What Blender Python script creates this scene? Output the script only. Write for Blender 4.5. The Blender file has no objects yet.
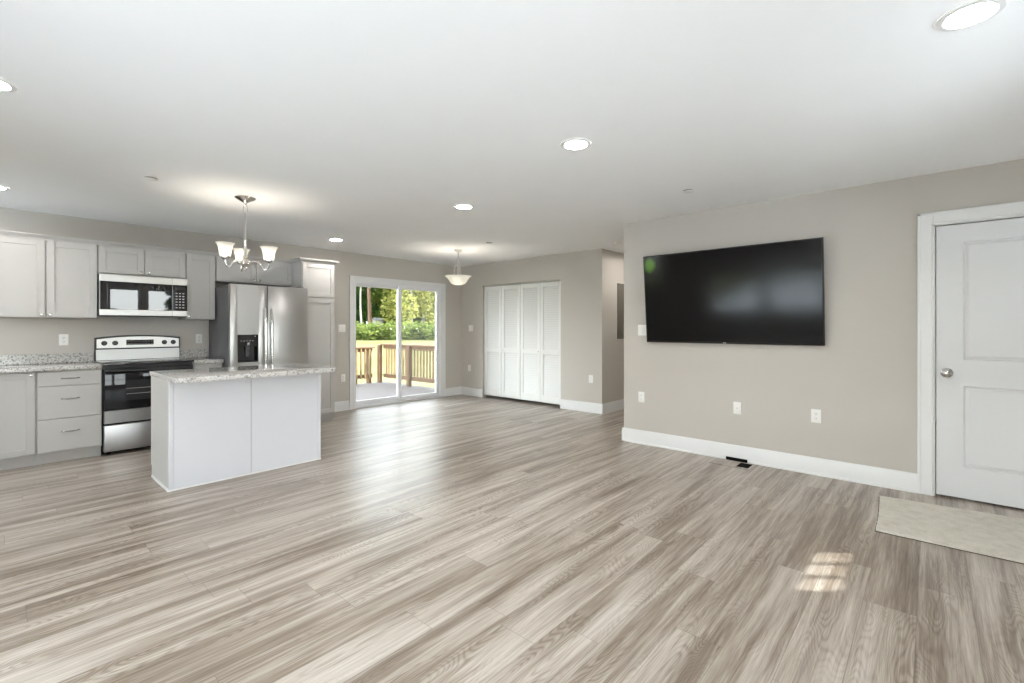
import bpy, bmesh, math, random
from math import pi, sin, cos, radians
from mathutils import Vector, Matrix
random.seed(7)
S = bpy.context.scene
COL = S.collection

# ------------------------------------------------------------------ camera
cam_d = bpy.data.cameras.new('camera'); cam = bpy.data.objects.new('camera', cam_d); COL.objects.link(cam)
YAW = 0.7316
cam.location = (0, 0, 1.272); cam.rotation_euler = (pi/2, 0, YAW - pi/2)
cam_d.sensor_width = 36; cam_d.lens = 36*467.864/1024; cam_d.shift_y = -13.76/1024
cam_d.clip_start = 0.05; cam_d.clip_end = 400
S.camera = cam

# ------------------------------------------------------------------ world, sun, exposure
S.view_settings.view_transform = 'Standard'; S.view_settings.look = 'None'
S.view_settings.gamma = 1; S.view_settings.use_curve_mapping = False
S.view_settings.exposure = 0.73
SKY = 8.6
SUN = 9.6
LAMP = 116.0        # radiance of a recessed lens
SHADE = 9.0         # radiance of the lit glass shades
BULB = 86.0
W = bpy.data.worlds.new('sky'); S.world = W; W.use_nodes = True
nt = W.node_tree; nt.nodes.clear()
out = nt.nodes.new('ShaderNodeOutputWorld'); bg = nt.nodes.new('ShaderNodeBackground')
tc = nt.nodes.new('ShaderNodeTexCoord'); sep = nt.nodes.new('ShaderNodeSeparateXYZ'); rmp = nt.nodes.new('ShaderNodeValToRGB')
nt.links.new(tc.outputs['Generated'], sep.inputs[0]); nt.links.new(sep.outputs[2], rmp.inputs[0])
rmp.color_ramp.elements[0].position = 0.0; rmp.color_ramp.elements[0].color = (0.97, 0.98, 0.985, 1)
rmp.color_ramp.elements[1].position = 0.7; rmp.color_ramp.elements[1].color = (0.74, 0.85, 1, 1)
nt.links.new(rmp.outputs[0], bg.inputs[0]); bg.inputs[1].default_value = SKY; nt.links.new(bg.outputs[0], out.inputs[0])
sd = bpy.data.lights.new('sun', 'SUN'); so = bpy.data.objects.new('sun', sd); COL.objects.link(so)
sd.energy = SUN; sd.angle = radians(0.9); sd.color = (1.0, 0.985, 0.96)
se = radians(37)
so.rotation_euler = Vector((-0.64*cos(se), 0.77*cos(se), -sin(se))).to_track_quat('-Z', 'Y').to_euler()
so.location = (20, -25, 25)
S.cycles.max_bounces = 14; S.cycles.diffuse_bounces = 8; S.cycles.glossy_bounces = 5
S.cycles.transparent_max_bounces = 24; S.cycles.sample_clamp_indirect = 6.0
S.cycles.caustics_reflective = False

# ------------------------------------------------------------------ materials
def srgb(r, g, b):
    f = lambda c: (c/255/12.92 if c/255 <= 0.04045 else ((c/255+0.055)/1.055)**2.4)
    return (f(r), f(g), f(b), 1)
class NT:
    """small helper round one material's node tree"""
    def __init__(s, name):
        s.m = bpy.data.materials.new(name); s.m.use_nodes = True; s.t = s.m.node_tree
        s.t.nodes.clear(); s.out = s.n('OutputMaterial')
    def n(s, k, **kw):
        x = s.t.nodes.new('ShaderNode'+k)
        for a, b in kw.items(): setattr(x, a, b)
        return x
    def l(s, a, b): s.t.links.new(a, b)
    def val(s, sock, v):
        if isinstance(v, bpy.types.NodeSocket): s.l(v, sock)
        else: sock.default_value = v
    def math(s, op, a, b=0.0, c=None):
        x = s.n('Math', operation=op); s.val(x.inputs[0], a); s.val(x.inputs[1], b)
        if c is not None: s.val(x.inputs[2], c)
        return x.outputs[0]
    def comb(s, x, y, z=0.0):
        c = s.n('CombineXYZ')
        for i, v in enumerate((x, y, z)): s.val(c.inputs[i], v)
        return c.outputs[0]
    def ramp(s, v, stops):
        r = s.n('ValToRGB'); e = r.color_ramp.elements
        while len(e) < len(stops): e.new(0.5)
        for i, (p, c) in enumerate(stops): e[i].position = p; e[i].color = c if len(c) == 4 else (*c, 1)
        s.l(v, r.inputs[0]); return r.outputs[0]
    def noise(s, vec, scale=1.0, detail=3.0, rough=0.5, dist=0.0):
        x = s.n('TexNoise'); s.val(x.inputs['Vector'], vec)
        x.inputs['Scale'].default_value = scale; x.inputs['Detail'].default_value = detail
        x.inputs['Roughness'].default_value = rough; x.inputs['Distortion'].default_value = dist
        return x.outputs[0]
    def bsdf(s, color, rough=0.5, metal=0.0, spec=0.5, **kw):
        b = s.n('BsdfPrincipled'); s.val(b.inputs['Base Color'], color); s.val(b.inputs['Roughness'], rough)
        b.inputs['Metallic'].default_value = metal; b.inputs['Specular IOR Level'].default_value = spec
        for k, v in kw.items(): s.val(b.inputs[k.replace('_', ' ')], v)
        s.l(b.outputs[0], s.out.inputs[0]); s.b = b; return b
    def bump(s, h, strength=0.1, dist=0.01):
        x = s.n('Bump'); x.inputs['Strength'].default_value = strength; x.inputs['Distance'].default_value = dist
        s.l(h, x.inputs['Height']); s.l(x.outputs[0], s.b.inputs['Normal'])
    def obj(s): return s.n('TexCoord').outputs['Object']

def paint(name, c, rough=0.55, spec=0.3, bump=0.0, scale=250.0):
    t = NT(name); co = t.obj()
    v = t.noise(co, 3.0, 2.0)
    mx = t.n('Mix', data_type='RGBA'); t.l(v, mx.inputs[0])
    mx.inputs[6].default_value = tuple(k*0.985 for k in c[:3])+(1,); mx.inputs[7].default_value = tuple(min(1, k*1.015) for k in c[:3])+(1,)
    t.bsdf(mx.outputs[2], rough, 0, spec)
    if bump: t.bump(t.noise(co, scale, 2.0), bump, 0.002)
    return t.m
def metal(name, c, rough=0.25, brush=None):
    t = NT(name)
    if brush:
        co = t.obj(); mp = t.n('Mapping'); mp.inputs['Scale'].default_value = brush; t.l(co, mp.inputs[0])
        v = t.noise(mp.outputs[0], 1.0, 3.0)
        r = t.math('MULTIPLY_ADD', v, 0.10, rough-0.05)
        t.bsdf(c, r, 1.0)
    else: t.bsdf(c, rough, 1.0)
    return t.m
def emit(name, c, strength):
    t = NT(name); e = t.n('Emission'); e.inputs[0].default_value = c; e.inputs[1].default_value = strength
    t.l(e.outputs[0], t.out.inputs[0]); return t.m

M = {}
M['wall'] = paint('greige_wall_paint', (0.535, 0.502, 0.460, 1), 0.6, 0.25, 0.06)
M['ceiling'] = paint('white_ceiling_paint', (0.92, 0.925, 0.93, 1), 0.8, 0.1, 0.05)
M['trim'] = paint('white_trim_paint', (0.755, 0.755, 0.75, 1), 0.35, 0.4)
M['door'] = paint('white_door_paint', (0.69, 0.695, 0.70, 1), 0.4, 0.4)
M['bifold'] = paint('white_louver_paint', (0.78, 0.78, 0.76, 1), 0.45, 0.35)
M['cab'] = paint('pale_grey_cabinet_paint', (0.505, 0.492, 0.475, 1), 0.42, 0.4)
M['capcollar'] = paint('warm_grey_collar', (0.30, 0.28, 0.255, 1), 0.6, 0.3)  # even warm grey, used on the sprinkler collars
M['island'] = paint('daylit_island_paint', (0.61, 0.612, 0.645, 1), 0.42, 0.4)  # cabinet paint with cool window daylight mixed into its colour
M['plastic'] = paint('white_plastic', (0.82, 0.81, 0.78, 1), 0.35, 0.5)
M['vinyl'] = paint('white_vinyl', (0.80, 0.80, 0.82, 1), 0.35, 0.5)
M['slot'] = paint('dark_slot', (0.05, 0.045, 0.04, 1), 0.6, 0.3)
M['hole'] = paint('open_duct_black', (0.012, 0.010, 0.009, 1), 0.9, 0.05)
M['steel'] = metal('brushed_stainless', (0.50, 0.495, 0.485, 1), 0.32, (1.2, 1.2, 1.2))
M['steelh'] = metal('brushed_stainless_strip', (0.56, 0.55, 0.535, 1), 0.33, (1.5, 1.5, 1.5))
M['steelrange'] = metal('brushed_stainless_range', (0.40, 0.395, 0.39, 1), 0.36, (1.5, 1.5, 1.5))
M['chrome'] = metal('polished_nickel', (0.72, 0.71, 0.69, 1), 0.14)
M['pullmetal'] = metal('dark_nickel_pull', (0.55, 0.54, 0.53, 1), 0.16)
M['nickel'] = metal('satin_nickel', (0.62, 0.60, 0.57, 1), 0.28)
def gloss_black(name, c=(0.012, 0.012, 0.014, 1), rough=0.06, spec=0.5):
    t = NT(name); v = t.noise(t.obj(), 6.0, 2.0); t.bsdf(c, t.math('MULTIPLY_ADD', v, 0.012, rough), 0, spec); return t.m
M['blackglass'] = gloss_black('black_glass', (0.012, 0.012, 0.014, 1), 0.008, 0.7)
M['ovenglass'] = gloss_black('oven_door_glass', (0.010, 0.010, 0.012, 1), 0.03, 0.30)
M['black'] = gloss_black('black_enamel', (0.018, 0.018, 0.02, 1), 0.25)
M['darkside'] = paint('dark_grey_appliance_side', (0.085, 0.085, 0.09, 1), 0.4, 0.4)
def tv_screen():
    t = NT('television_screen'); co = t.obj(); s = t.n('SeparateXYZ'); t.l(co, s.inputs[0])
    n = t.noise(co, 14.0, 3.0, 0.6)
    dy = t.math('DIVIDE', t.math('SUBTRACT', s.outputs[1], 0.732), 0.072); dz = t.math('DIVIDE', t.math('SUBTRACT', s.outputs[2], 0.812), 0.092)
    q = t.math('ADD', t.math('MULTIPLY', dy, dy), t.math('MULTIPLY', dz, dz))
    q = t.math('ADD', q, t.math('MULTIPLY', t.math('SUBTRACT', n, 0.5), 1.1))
    g = t.ramp(q, [(0.15, (0.075, 0.21, 0.006)), (0.95, (0, 0, 0))])  # soft green glow painted into the screen's emission
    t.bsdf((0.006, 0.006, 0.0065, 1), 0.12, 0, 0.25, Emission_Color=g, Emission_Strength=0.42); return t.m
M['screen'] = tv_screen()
M['tvbezel'] = gloss_black('television_bezel', (0.01, 0.009, 0.008, 1), 0.35, 0.4)
M['mark'] = paint('pale_printed_marks', (0.55, 0.57, 0.58, 1), 0.4, 0.3)
M['ovenwin'] = gloss_black('oven_window', (0.03, 0.03, 0.033, 1), 0.08)
M['panelgrey'] = paint('grey_electric_panel', (0.17, 0.155, 0.13, 1), 0.45, 0.4)
M['lens'] = emit('recessed_lens_glow', (1.0, 0.955, 0.895, 1), LAMP)
M['pbulb'] = emit('pendant_bulb_glow', (1.0, 0.91, 0.77, 1), 165.0)
M['bulb'] = emit('bulb_glow', (1.0, 0.90, 0.76, 1), BULB)
def shade_glass(name, strength):
    t = NT(name); co = t.obj(); v = t.noise(co, 30.0, 3.0)
    tr = t.n('BsdfTranslucent'); tr.inputs[0].default_value = (0.93, 0.92, 0.88, 1)
    df = t.n('BsdfDiffuse'); df.inputs[0].default_value = (0.9, 0.89, 0.86, 1)
    gl = t.n('BsdfGlossy'); gl.inputs['Roughness'].default_value = 0.2
    m1 = t.n('MixShader'); m1.inputs[0].default_value = 0.45; t.l(tr.outputs[0], m1.inputs[1]); t.l(df.outputs[0], m1.inputs[2])
    m2 = t.n('MixShader'); m2.inputs[0].default_value = 0.05; t.l(m1.outputs[0], m2.inputs[1]); t.l(gl.outputs[0], m2.inputs[2])
    t.l(m2.outputs[0], t.out.inputs[0])
    return t.m
M['shade'] = shade_glass('frosted_white_glass', SHADE)
def pane_glass(name, tint=(1, 1, 1, 1), refl=1.5):
    t = NT(name); tr = t.n('BsdfTransparent'); tr.inputs[0].default_value = tint
    gl = t.n('BsdfGlossy'); gl.inputs['Roughness'].default_value = 0.01
    fr = t.n('Fresnel'); fr.inputs[0].default_value = refl
    mx = t.n('MixShader'); t.l(fr.outputs[0], mx.inputs[0]); t.l(tr.outputs[0], mx.inputs[1]); t.l(gl.outputs[0], mx.inputs[2])
    t.l(mx.outputs[0], t.out.inputs[0]); return t.m
M['glass'] = pane_glass('window_glass', (0.94, 0.96, 0.95, 1), 1.25)
def screen_mesh():
    t = NT('insect_screen_mesh'); tr = t.n('BsdfTransparent')
    df = t.n('BsdfDiffuse'); df.inputs[0].default_value = (0.12, 0.12, 0.115, 1)
    tl = t.n('BsdfTranslucent'); tl.inputs[0].default_value = (0.12, 0.12, 0.11, 1)
    a = t.n('AddShader'); t.l(df.outputs[0], a.inputs[0]); t.l(tl.outputs[0], a.inputs[1])
    mx = t.n('MixShader'); mx.inputs[0].default_value = 0.06; t.l(tr.outputs[0], mx.inputs[1]); t.l(a.outputs[0], mx.inputs[2])
    t.l(mx.outputs[0], t.out.inputs[0]); return t.m
M['insect'] = screen_mesh()

def granite():
    t = NT('speckled_granite'); co = t.obj()
    n1 = t.noise(co, 55.0, 4.0, 0.65); n2 = t.noise(co, 140.0, 2.0, 0.6)
    vo = t.n('TexVoronoi'); vo.inputs['Scale'].default_value = 95.0; t.l(co, vo.inputs['Vector'])
    base = t.ramp(n1, [(0.30, srgb(104, 101, 98)), (0.43, srgb(168, 165, 161)), (0.55, srgb(210, 208, 205)), (0.68, srgb(178, 172, 166))])
    sp = t.math('MULTIPLY', t.math('LESS_THAN', vo.outputs['Distance'], 0.26), t.math('GREATER_THAN', n2, 0.47))
    mx = t.n('Mix', data_type='RGBA'); t.l(sp, mx.inputs[0]); t.l(base, mx.inputs[6]); mx.inputs[7].default_value = srgb(62, 60, 60)
    t.bsdf(mx.outputs[2], 0.09, 0, 0.5); return t.m
M['granite'] = granite()

def floor_mat():
    t = NT('greige_oak_planks'); co = t.obj(); s = t.n('SeparateXYZ'); t.l(co, s.inputs[0]); x, y = s.outputs[0], s.outputs[1]
    Wd, Ln = 0.19, 1.22
    yr = t.math('DIVIDE', t.math('SUBTRACT', y, 0.05), Wd); row = t.math('FLOOR', yr); fy = t.math('FRACT', yr)
    wn = t.n('TexWhiteNoise', noise_dimensions='1D'); t.l(row, wn.inputs['W'])
    xr = t.math('DIVIDE', t.math('ADD', x, t.math('MULTIPLY', wn.outputs[0], 3.7)), Ln); col = t.math('FLOOR', xr); fx = t.math('FRACT', xr)
    wi = t.n('TexWhiteNoise', noise_dimensions='2D'); t.l(t.comb(row, col), wi.inputs['Vector'])
    si = t.n('SeparateXYZ'); t.l(wi.outputs['Color'], si.inputs[0]); r1, r2, r3 = si.outputs
    wr = t.n('TexWhiteNoise', noise_dimensions='1D'); t.l(t.math('ADD', row, 71.3), wr.inputs['W'])
    sr = t.n('SeparateXYZ'); t.l(wr.outputs['Color'], sr.inputs[0]); q1, q2, q3 = sr.outputs
    ox = t.math('ADD', t.math('ADD', x, t.math('MULTIPLY', q1, 40.0)), t.math('MULTIPLY', r1, 0.35)); oy = t.math('ADD', y, t.math('MULTIPLY', q2, 0.4)); oz = t.math('MULTIPLY_ADD', q3, 0.8, t.math('MULTIPLY', r3, 0.5))
    warp = t.noise(t.comb(t.math('MULTIPLY', ox, 2.2), t.math('MULTIPLY', oy, 6.0), oz), 1.0, 2.0)
    wy = t.math('ADD', oy, t.math('MULTIPLY', t.math('SUBTRACT', warp, 0.5), 0.035))
    broad = t.noise(t.comb(t.math('MULTIPLY', ox, 0.9), t.math('MULTIPLY', wy, 12.0), oz), 1.0, 3.0, 0.5)
    streak = t.noise(t.comb(t.math('MULTIPLY', ox, 1.9), t.math('MULTIPLY', wy, 58.0), oz), 1.0, 4.0, 0.6)
    low = t.noise(t.comb(t.math('MULTIPLY', ox, 1.35), t.math('MULTIPLY', oy, 7.0), t.math('MULTIPLY_ADD', r2, 7.0, oz)), 1.0, 1.5, 0.45)
    ring = t.math('SINE', t.math('MULTIPLY', low, 230.0)); ring = t.math('MULTIPLY_ADD', ring, 0.5, 0.5); ring = t.math('POWER', ring, 2.0)
    patch = t.noise(t.comb(t.math('MULTIPLY', ox, 1.1), t.math('MULTIPLY', oy, 5.5), 3.3), 1.0, 2.0)
    pm = t.ramp(patch, [(0.44, (0, 0, 0)), (0.62, (1, 1, 1))])
    fibre = t.noise(t.comb(t.math('MULTIPLY', ox, 6.0), t.math('MULTIPLY', oy, 190.0), oz), 1.0, 3.0, 0.6)
    v = t.math('ADD', t.math('MULTIPLY', t.math('SUBTRACT', broad, 0.5), 0.68), 0.5)
    v = t.math('ADD', v, t.math('MULTIPLY', t.math('SUBTRACT', streak, 0.5), 0.40))
    v = t.math('ADD', v, t.math('MULTIPLY', t.math('SUBTRACT', fibre, 0.5), 0.34))
    v = t.math('SUBTRACT', v, t.math('MULTIPLY', t.math('MULTIPLY', t.math('SUBTRACT', ring, 0.25), pm), 0.095))
    v = t.math('ADD', v, t.math('MULTIPLY', t.math('SUBTRACT', r3, 0.5), 0.07))
    c = t.ramp(v, [(0.25, (0.128, 0.097, 0.072)), (0.40, (0.238, 0.191, 0.149)), (0.53, (0.385, 0.333, 0.282)), (0.69, (0.545, 0.497, 0.440))])
    ey = t.math('MULTIPLY', t.math('MINIMUM', fy, t.math('SUBTRACT', 1.0, fy)), Wd)
    ex = t.math('MULTIPLY', t.math('MINIMUM', fx, t.math('SUBTRACT', 1.0, fx)), Ln)
    e = t.math('MINIMUM', ey, ex); seam = t.math('LESS_THAN', e, 0.0012)
    mx = t.n('Mix', data_type='RGBA'); t.l(t.math('MULTIPLY', seam, 0.55), mx.inputs[0]); t.l(c, mx.inputs[6]); mx.inputs[7].default_value = (0.13, 0.105, 0.085, 1)
    t.bsdf(mx.outputs[2], t.math('MULTIPLY_ADD', fibre, 0.14, 0.24), 0, 0.45)
    h = t.math('SUBTRACT', t.math('MULTIPLY', fibre, 0.35), t.math('MULTIPLY', seam, 1.0))
    t.bump(h, 0.10, 0.0015); return t.m
M['floor'] = floor_mat()

def rug_mat():
    t = NT('cream_woven_rug'); co = t.obj(); n1 = t.noise(co, 16.0, 5.0, 0.7); n2 = t.noise(co, 200.0, 2.0)
    v = t.math('ADD', t.math('MULTIPLY', n1, 0.6), t.math('MULTIPLY', n2, 0.4))
    c = t.ramp(v, [(0.30, (0.50, 0.47, 0.40)), (0.50, (0.65, 0.62, 0.545)), (0.70, (0.74, 0.71, 0.645))])
    t.bsdf(c, 0.95, 0, 0.1); t.bump(n2, 0.5, 0.004); return t.m
M['rug'] = rug_mat()
M['rugback'] = paint('dark_rug_binding', (0.10, 0.085, 0.07, 1), 0.9, 0.1)
def wood(name, a, b, sc=(2, 30, 30)):
    t = NT(name); co = t.obj(); mp = t.n('Mapping'); mp.inputs['Scale'].default_value = sc; t.l(co, mp.inputs[0])
    t.bsdf(t.ramp(t.noise(mp.outputs[0], 1.0, 4.0), [(0.3, a), (0.7, b)]), 0.75, 0, 0.2); return t.m
M['railwood'] = wood('brown_stained_rail_wood', (0.084, 0.044, 0.021), (0.151, 0.084, 0.042), (20, 20, 4))
M['baluster'] = wood('honey_baluster_wood', (0.147, 0.095, 0.042), (0.203, 0.140, 0.070), (20, 20, 4))
M['deck'] = wood('weathered_deck_boards', (0.052, 0.040, 0.034), (0.076, 0.060, 0.051), (30, 2, 30))
def lawn_mat():
    t = NT('sunlit_lawn'); co = t.obj(); n1 = t.noise(co, 0.35, 4.0); n2 = t.noise(co, 9.0, 4.0, 0.7)
    v = t.math('ADD', t.math('MULTIPLY', n1, 0.6), t.math('MULTIPLY', n2, 0.4))
    t.bsdf(t.ramp(v, [(0.35, (0.062, 0.064, 0.018)), (0.5, (0.092, 0.088, 0.030)), (0.66, (0.125, 0.108, 0.048))]), 0.95, 0, 0.1)
    t.bump(n2, 0.6, 0.05); return t.m
M['lawn'] = lawn_mat()
def leaf_mat(name, a, b):
    t = NT(name); co = t.obj(); v = t.noise(co, 1.3, 3.0, 0.6)
    c = t.ramp(v, [(0.35, a), (0.65, b)])
    df = t.n('BsdfDiffuse'); t.l(c, df.inputs[0]); tl = t.n('BsdfTranslucent'); t.l(c, tl.inputs[0])
    mx = t.n('MixShader'); mx.inputs[0].default_value = 0.42; t.l(df.outputs[0], mx.inputs[1]); t.l(tl.outputs[0], mx.inputs[2])
    t.l(mx.outputs[0], t.out.inputs[0]); return t.m
M['leafdark'] = leaf_mat('dark_tree_leaves', (0.011, 0.024, 0.006), (0.031, 0.055, 0.011))
M['leafmid'] = leaf_mat('green_tree_leaves', (0.040, 0.066, 0.011), (0.095, 0.115, 0.026))
M['leafyellow'] = leaf_mat('yellow_green_leaves', (0.165, 0.175, 0.035), (0.33, 0.31, 0.10))
M['shrub'] = leaf_mat('bright_shrub_leaves', (0.062, 0.095, 0.020), (0.165, 0.180, 0.050))
M['bark'] = wood('reddish_pine_bark', (0.070, 0.038, 0.025), (0.133, 0.081, 0.052), (14, 14, 2))
M['palebark'] = wood('pale_birch_bark', (0.13, 0.125, 0.10), (0.20, 0.19, 0.16), (14, 14, 4))
M['siding'] = paint('house_siding', (0.62, 0.62, 0.60, 1), 0.6, 0.3)
M['shingle'] = paint('dark_roof_shingle', (0.12, 0.115, 0.11, 1), 0.9, 0.1)
M['shedpaint'] = paint('pale_shed_boards', (0.20, 0.19, 0.165, 1), 0.7, 0.2)

# ------------------------------------------------------------------ mesh helper
class B:
    def __init__(s): s.bm = bmesh.new()
    def box(s, x0, x1, y0, y1, z0, z1, bev=0.0, seg=2):
        x0, x1 = sorted((x0, x1)); y0, y1 = sorted((y0, y1)); z0, z1 = sorted((z0, z1))
        v = [s.bm.verts.new(p) for p in ((x0,y0,z0),(x1,y0,z0),(x1,y1,z0),(x0,y1,z0),(x0,y0,z1),(x1,y0,z1),(x1,y1,z1),(x0,y1,z1))]
        fs = [s.bm.faces.new([v[i] for i in q]) for q in ((3,2,1,0),(4,5,6,7),(0,1,5,4),(1,2,6,5),(2,3,7,6),(3,0,4,7))]
        if bev:
            es = list({e for f in fs for e in f.edges})
            bmesh.ops.bevel(s.bm, geom=es, offset=bev, segments=seg, profile=0.5, affect='EDGES')
        return s
    def prism(s, pts, axis, a, b):
        """polygon pts extruded along an axis from a to b; pts are the two other coordinates in xyz order"""
        def mk(p, q):
            if axis == 0: return (q, p[0], p[1])
            if axis == 1: return (p[0], q, p[1])
            return (p[0], p[1], q)
        lo = [s.bm.verts.new(mk(p, a)) for p in pts]; hi = [s.bm.verts.new(mk(p, b)) for p in pts]; n = len(pts)
        s.bm.faces.new(lo[::-1]); s.bm.faces.new(hi)
        for i in range(n): s.bm.faces.new((lo[i], lo[(i+1) % n], hi[(i+1) % n], hi[i]))
        return s
    def lathe(s, prof, c=(0, 0, 0), seg=24, axis='z', flip=1, wave=None):
        rings = []
        for r, h in prof:
            ring = []
            for k in range(seg):
                a = 2*pi*k/seg; rr = max(r, 1e-5)
                hh = h
                if wave: rr, hh = wave(r, h, a)
                u, v = rr*cos(a), rr*sin(a); h2 = hh*flip
                p = {'z': (u, v, h2), 'y': (u, h2, v), 'x': (h2, u, v)}[axis]
                ring.append(s.bm.verts.new((c[0]+p[0], c[1]+p[1], c[2]+p[2])))
            rings.append(ring)
        for a, b in zip(rings, rings[1:]):
            for k in range(seg): s.bm.faces.new((a[k], a[(k+1) % seg], b[(k+1) % seg], b[k]))
        if prof[0][0] < 1e-4 or True:
            for ring in (rings[0], rings[-1]):
                try: s.bm.faces.new(ring)
                except ValueError: pass
        return s
    def shell(s, prof, c=(0, 0, 0), seg=32, wave=None, th=0.004):
        """open glass shell: outer profile and the same profile pulled in"""
        full = list(prof) + [(max(r-th, 0.0005), h+th*0.3) for r, h in reversed(prof)]
        rings = []
        for i, (r, h) in enumerate(full):
            ring = []
            for k in range(seg):
                a = 2*pi*k/seg; rr, hh = (wave(r, h, a) if wave else (r, h))
                ring.append(s.bm.verts.new((c[0]+rr*cos(a), c[1]+rr*sin(a), c[2]+hh)))
            rings.append(ring)
        n = len(rings)
        for i in range(n):
            a, b = rings[i], rings[(i+1) % n]
            for k in range(seg): s.bm.faces.new((a[k], a[(k+1) % seg], b[(k+1) % seg], b[k]))
        return s
    def tube(s, pts, r, seg=10, closed=False):
        pts = [Vector(p) for p in pts]; n = len(pts); rings = []; up = None
        rs = r if isinstance(r, (list, tuple)) else [r]*n
        for i, p in enumerate(pts):
            if closed: d = (pts[(i+1) % n]-pts[i-1]).normalized()
            else: d = (pts[min(i+1, n-1)]-pts[max(i-1, 0)]).normalized()
            if up is None: up = d.orthogonal().normalized()
            up = (up-d*up.dot(d)).normalized(); w = d.cross(up)
            rings.append([s.bm.verts.new(p+rs[i]*(cos(2*pi*k/seg)*up+sin(2*pi*k/seg)*w)) for k in range(seg)])
        m = n if closed else n-1
        for i in range(m):
            a, b = rings[i], rings[(i+1) % n]
            for k in range(seg): s.bm.faces.new((a[k], a[(k+1) % seg], b[(k+1) % seg], b[k]))
        if not closed: s.bm.faces.new(rings[0][::-1]); s.bm.faces.new(rings[-1])
        return s
    def ball(s, c, r, seg=12, sq=(1, 1, 1)):
        return s.lathe([(r*sin(pi*i/8)*1.0, -r*cos(pi*i/8)) for i in range(9)], c, seg) if sq == (1, 1, 1) else s
    def build(s, name, mat, parent=None, loc=None):
        """link as ONE mesh object; world-space vertices are made local to loc (or to the parent's place)"""
        o0 = Vector(loc) if loc is not None else (world_loc(parent) if parent else Vector((0, 0, 0)))
        bmesh.ops.translate(s.bm, verts=s.bm.verts, vec=-o0)
        bmesh.ops.recalc_face_normals(s.bm, faces=s.bm.faces)
        for f in s.bm.faces: f.smooth = True
        for e in s.bm.edges:
            if len(e.link_faces) != 2 or e.calc_face_angle(0) > radians(32): e.smooth = False
        me = bpy.data.meshes.new(name); s.bm.to_mesh(me); s.bm.free()
        o = bpy.data.objects.new(name, me); COL.objects.link(o)
        for m in (mat if isinstance(mat, (list, tuple)) else [mat]): me.materials.append(M[m])
        if parent: o.parent = parent
        if loc is not None: o.location = loc if not parent else Vector(loc)-world_loc(parent)
        return o
def world_loc(o):
    v = Vector((0, 0, 0))
    while o: v += Vector(o.location); o = o.parent
    return v
def tag(o, label=None, cat=None, group=None, kind=None):
    if label: o['label'] = label
    if cat: o['category'] = cat
    if group: o['group'] = group
    if kind: o['kind'] = kind
    return o
def thing(name, label, cat, loc=(0, 0, 0), group=None, kind=None):
    o = bpy.data.objects.new(name, None); COL.objects.link(o); o.location = loc; o.empty_display_size = 0.1
    return tag(o, label, cat, group, kind)
KIDS = lambda o: [c for c in bpy.data.objects if c.parent == o]
def copy_tree(o, parent=None):
    c = o.copy(); COL.objects.link(c); c.parent = parent
    for k in KIDS(o): copy_tree(k, c)
    return c
def structure(b, name, mat, label, cat): return tag(b.build(name, mat), label, cat, kind='structure')

# ------------------------------------------------------------------ room shell
XL, XT, XC, XE = -1.6, 4.771, 6.023, 8.6         # left wall, television wall, closet wall, hall end
YF, YK, Y1, Y2 = -1.2, 6.718, 3.624, 2.586       # front wall, kitchen wall, hall sides
CZ = 2.44; T = 0.14
structure(B().box(XL-T, XE+T, YF-T, YK+T, -0.12, 0), 'floor', 'floor', 'greige oak plank floor running across the whole open room', 'floor')
structure(B().box(XL-0.5, XE+0.5, YF-0.45, YK+0.5, CZ, CZ+0.30), 'ceiling', 'ceiling', 'flat white ceiling over the open living room and kitchen', 'ceiling')
def wall_y(b, y0, y1, x0, x1, holes, z1=CZ):
    """wall slab lying along x, with rectangular openings (xa, xb, za, zb)"""
    x = x0
    for xa, xb, za, zb in sorted(holes):
        b.box(x, xa, y0, y1, 0, z1)
        if za > 0: b.box(xa, xb, y0, y1, 0, za)
        if zb < z1: b.box(xa, xb, y0, y1, zb, z1)
        x = xb
    b.box(x, x1, y0, y1, 0, z1); return b
def wall_x(b, x0, x1, y0, y1, holes, z1=CZ):
    y = y0
    for ya, yb, za, zb in sorted(holes):
        b.box(x0, x1, y, ya, 0, z1)
        if za > 0: b.box(x0, x1, ya, yb, 0, za)
        if zb < z1: b.box(x0, x1, ya, yb, zb, z1)
        y = yb
    b.box(x0, x1, y, y1, 0, z1); return b
SLX0, SLX1, SLZ = 3.79, 5.54, 2.02
structure(wall_y(B(), YK, YK+T, XL-T, XE+T, [(SLX0, SLX1, 0, SLZ)]), 'wall_back', 'wall', 'greige kitchen wall holding the cabinets and the glass patio door', 'wall')
DY0, DY1, DZ = -0.845, -0.008, 2.052
b = wall_x(B(), XT, XT+0.12, YF, Y2-0.12, [(DY0, DY1, 0, DZ)])
b.box(XT, XE, Y2-0.12, Y2, 0, CZ)
structure(b, 'wall_right', 'wall', 'greige wall with the television and the white panel door', 'wall')
CY0, CY1, CLZ = 4.372, 6.134, 2.042
b = wall_x(B(), XC, XC+0.12, Y1+0.12, YK, [(CY0, CY1, 0, CLZ)])
b.box(XC, XE, Y1, Y1+0.12, 0, CZ)
structure(b, 'wall_far', 'wall', 'greige wall around the louvered closet, turning into the hallway', 'wall')
structure(B().box(XC+0.75, XC+0.80, Y1+0.12, YK, 0, CZ), 'wall_closet', 'wall', 'rear wall inside the closet behind the louvered doors', 'wall')
structure(B().box(XE, XE+T, YF, YK, 0, CZ), 'wall_hall', 'wall', 'end wall of the short hallway', 'wall')
FW = [(1.76, 2.36, 0.98, 2.20), (2.46, 3.06, 0.98, 2.20), (-1.40, -0.52, 0.45, 2.25), (-0.42, 0.48, 0.45, 2.25)]  # last two openings are unseen, added to let in more daylight
FD = (3.80, 4.725, 0, 2.06)
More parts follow.
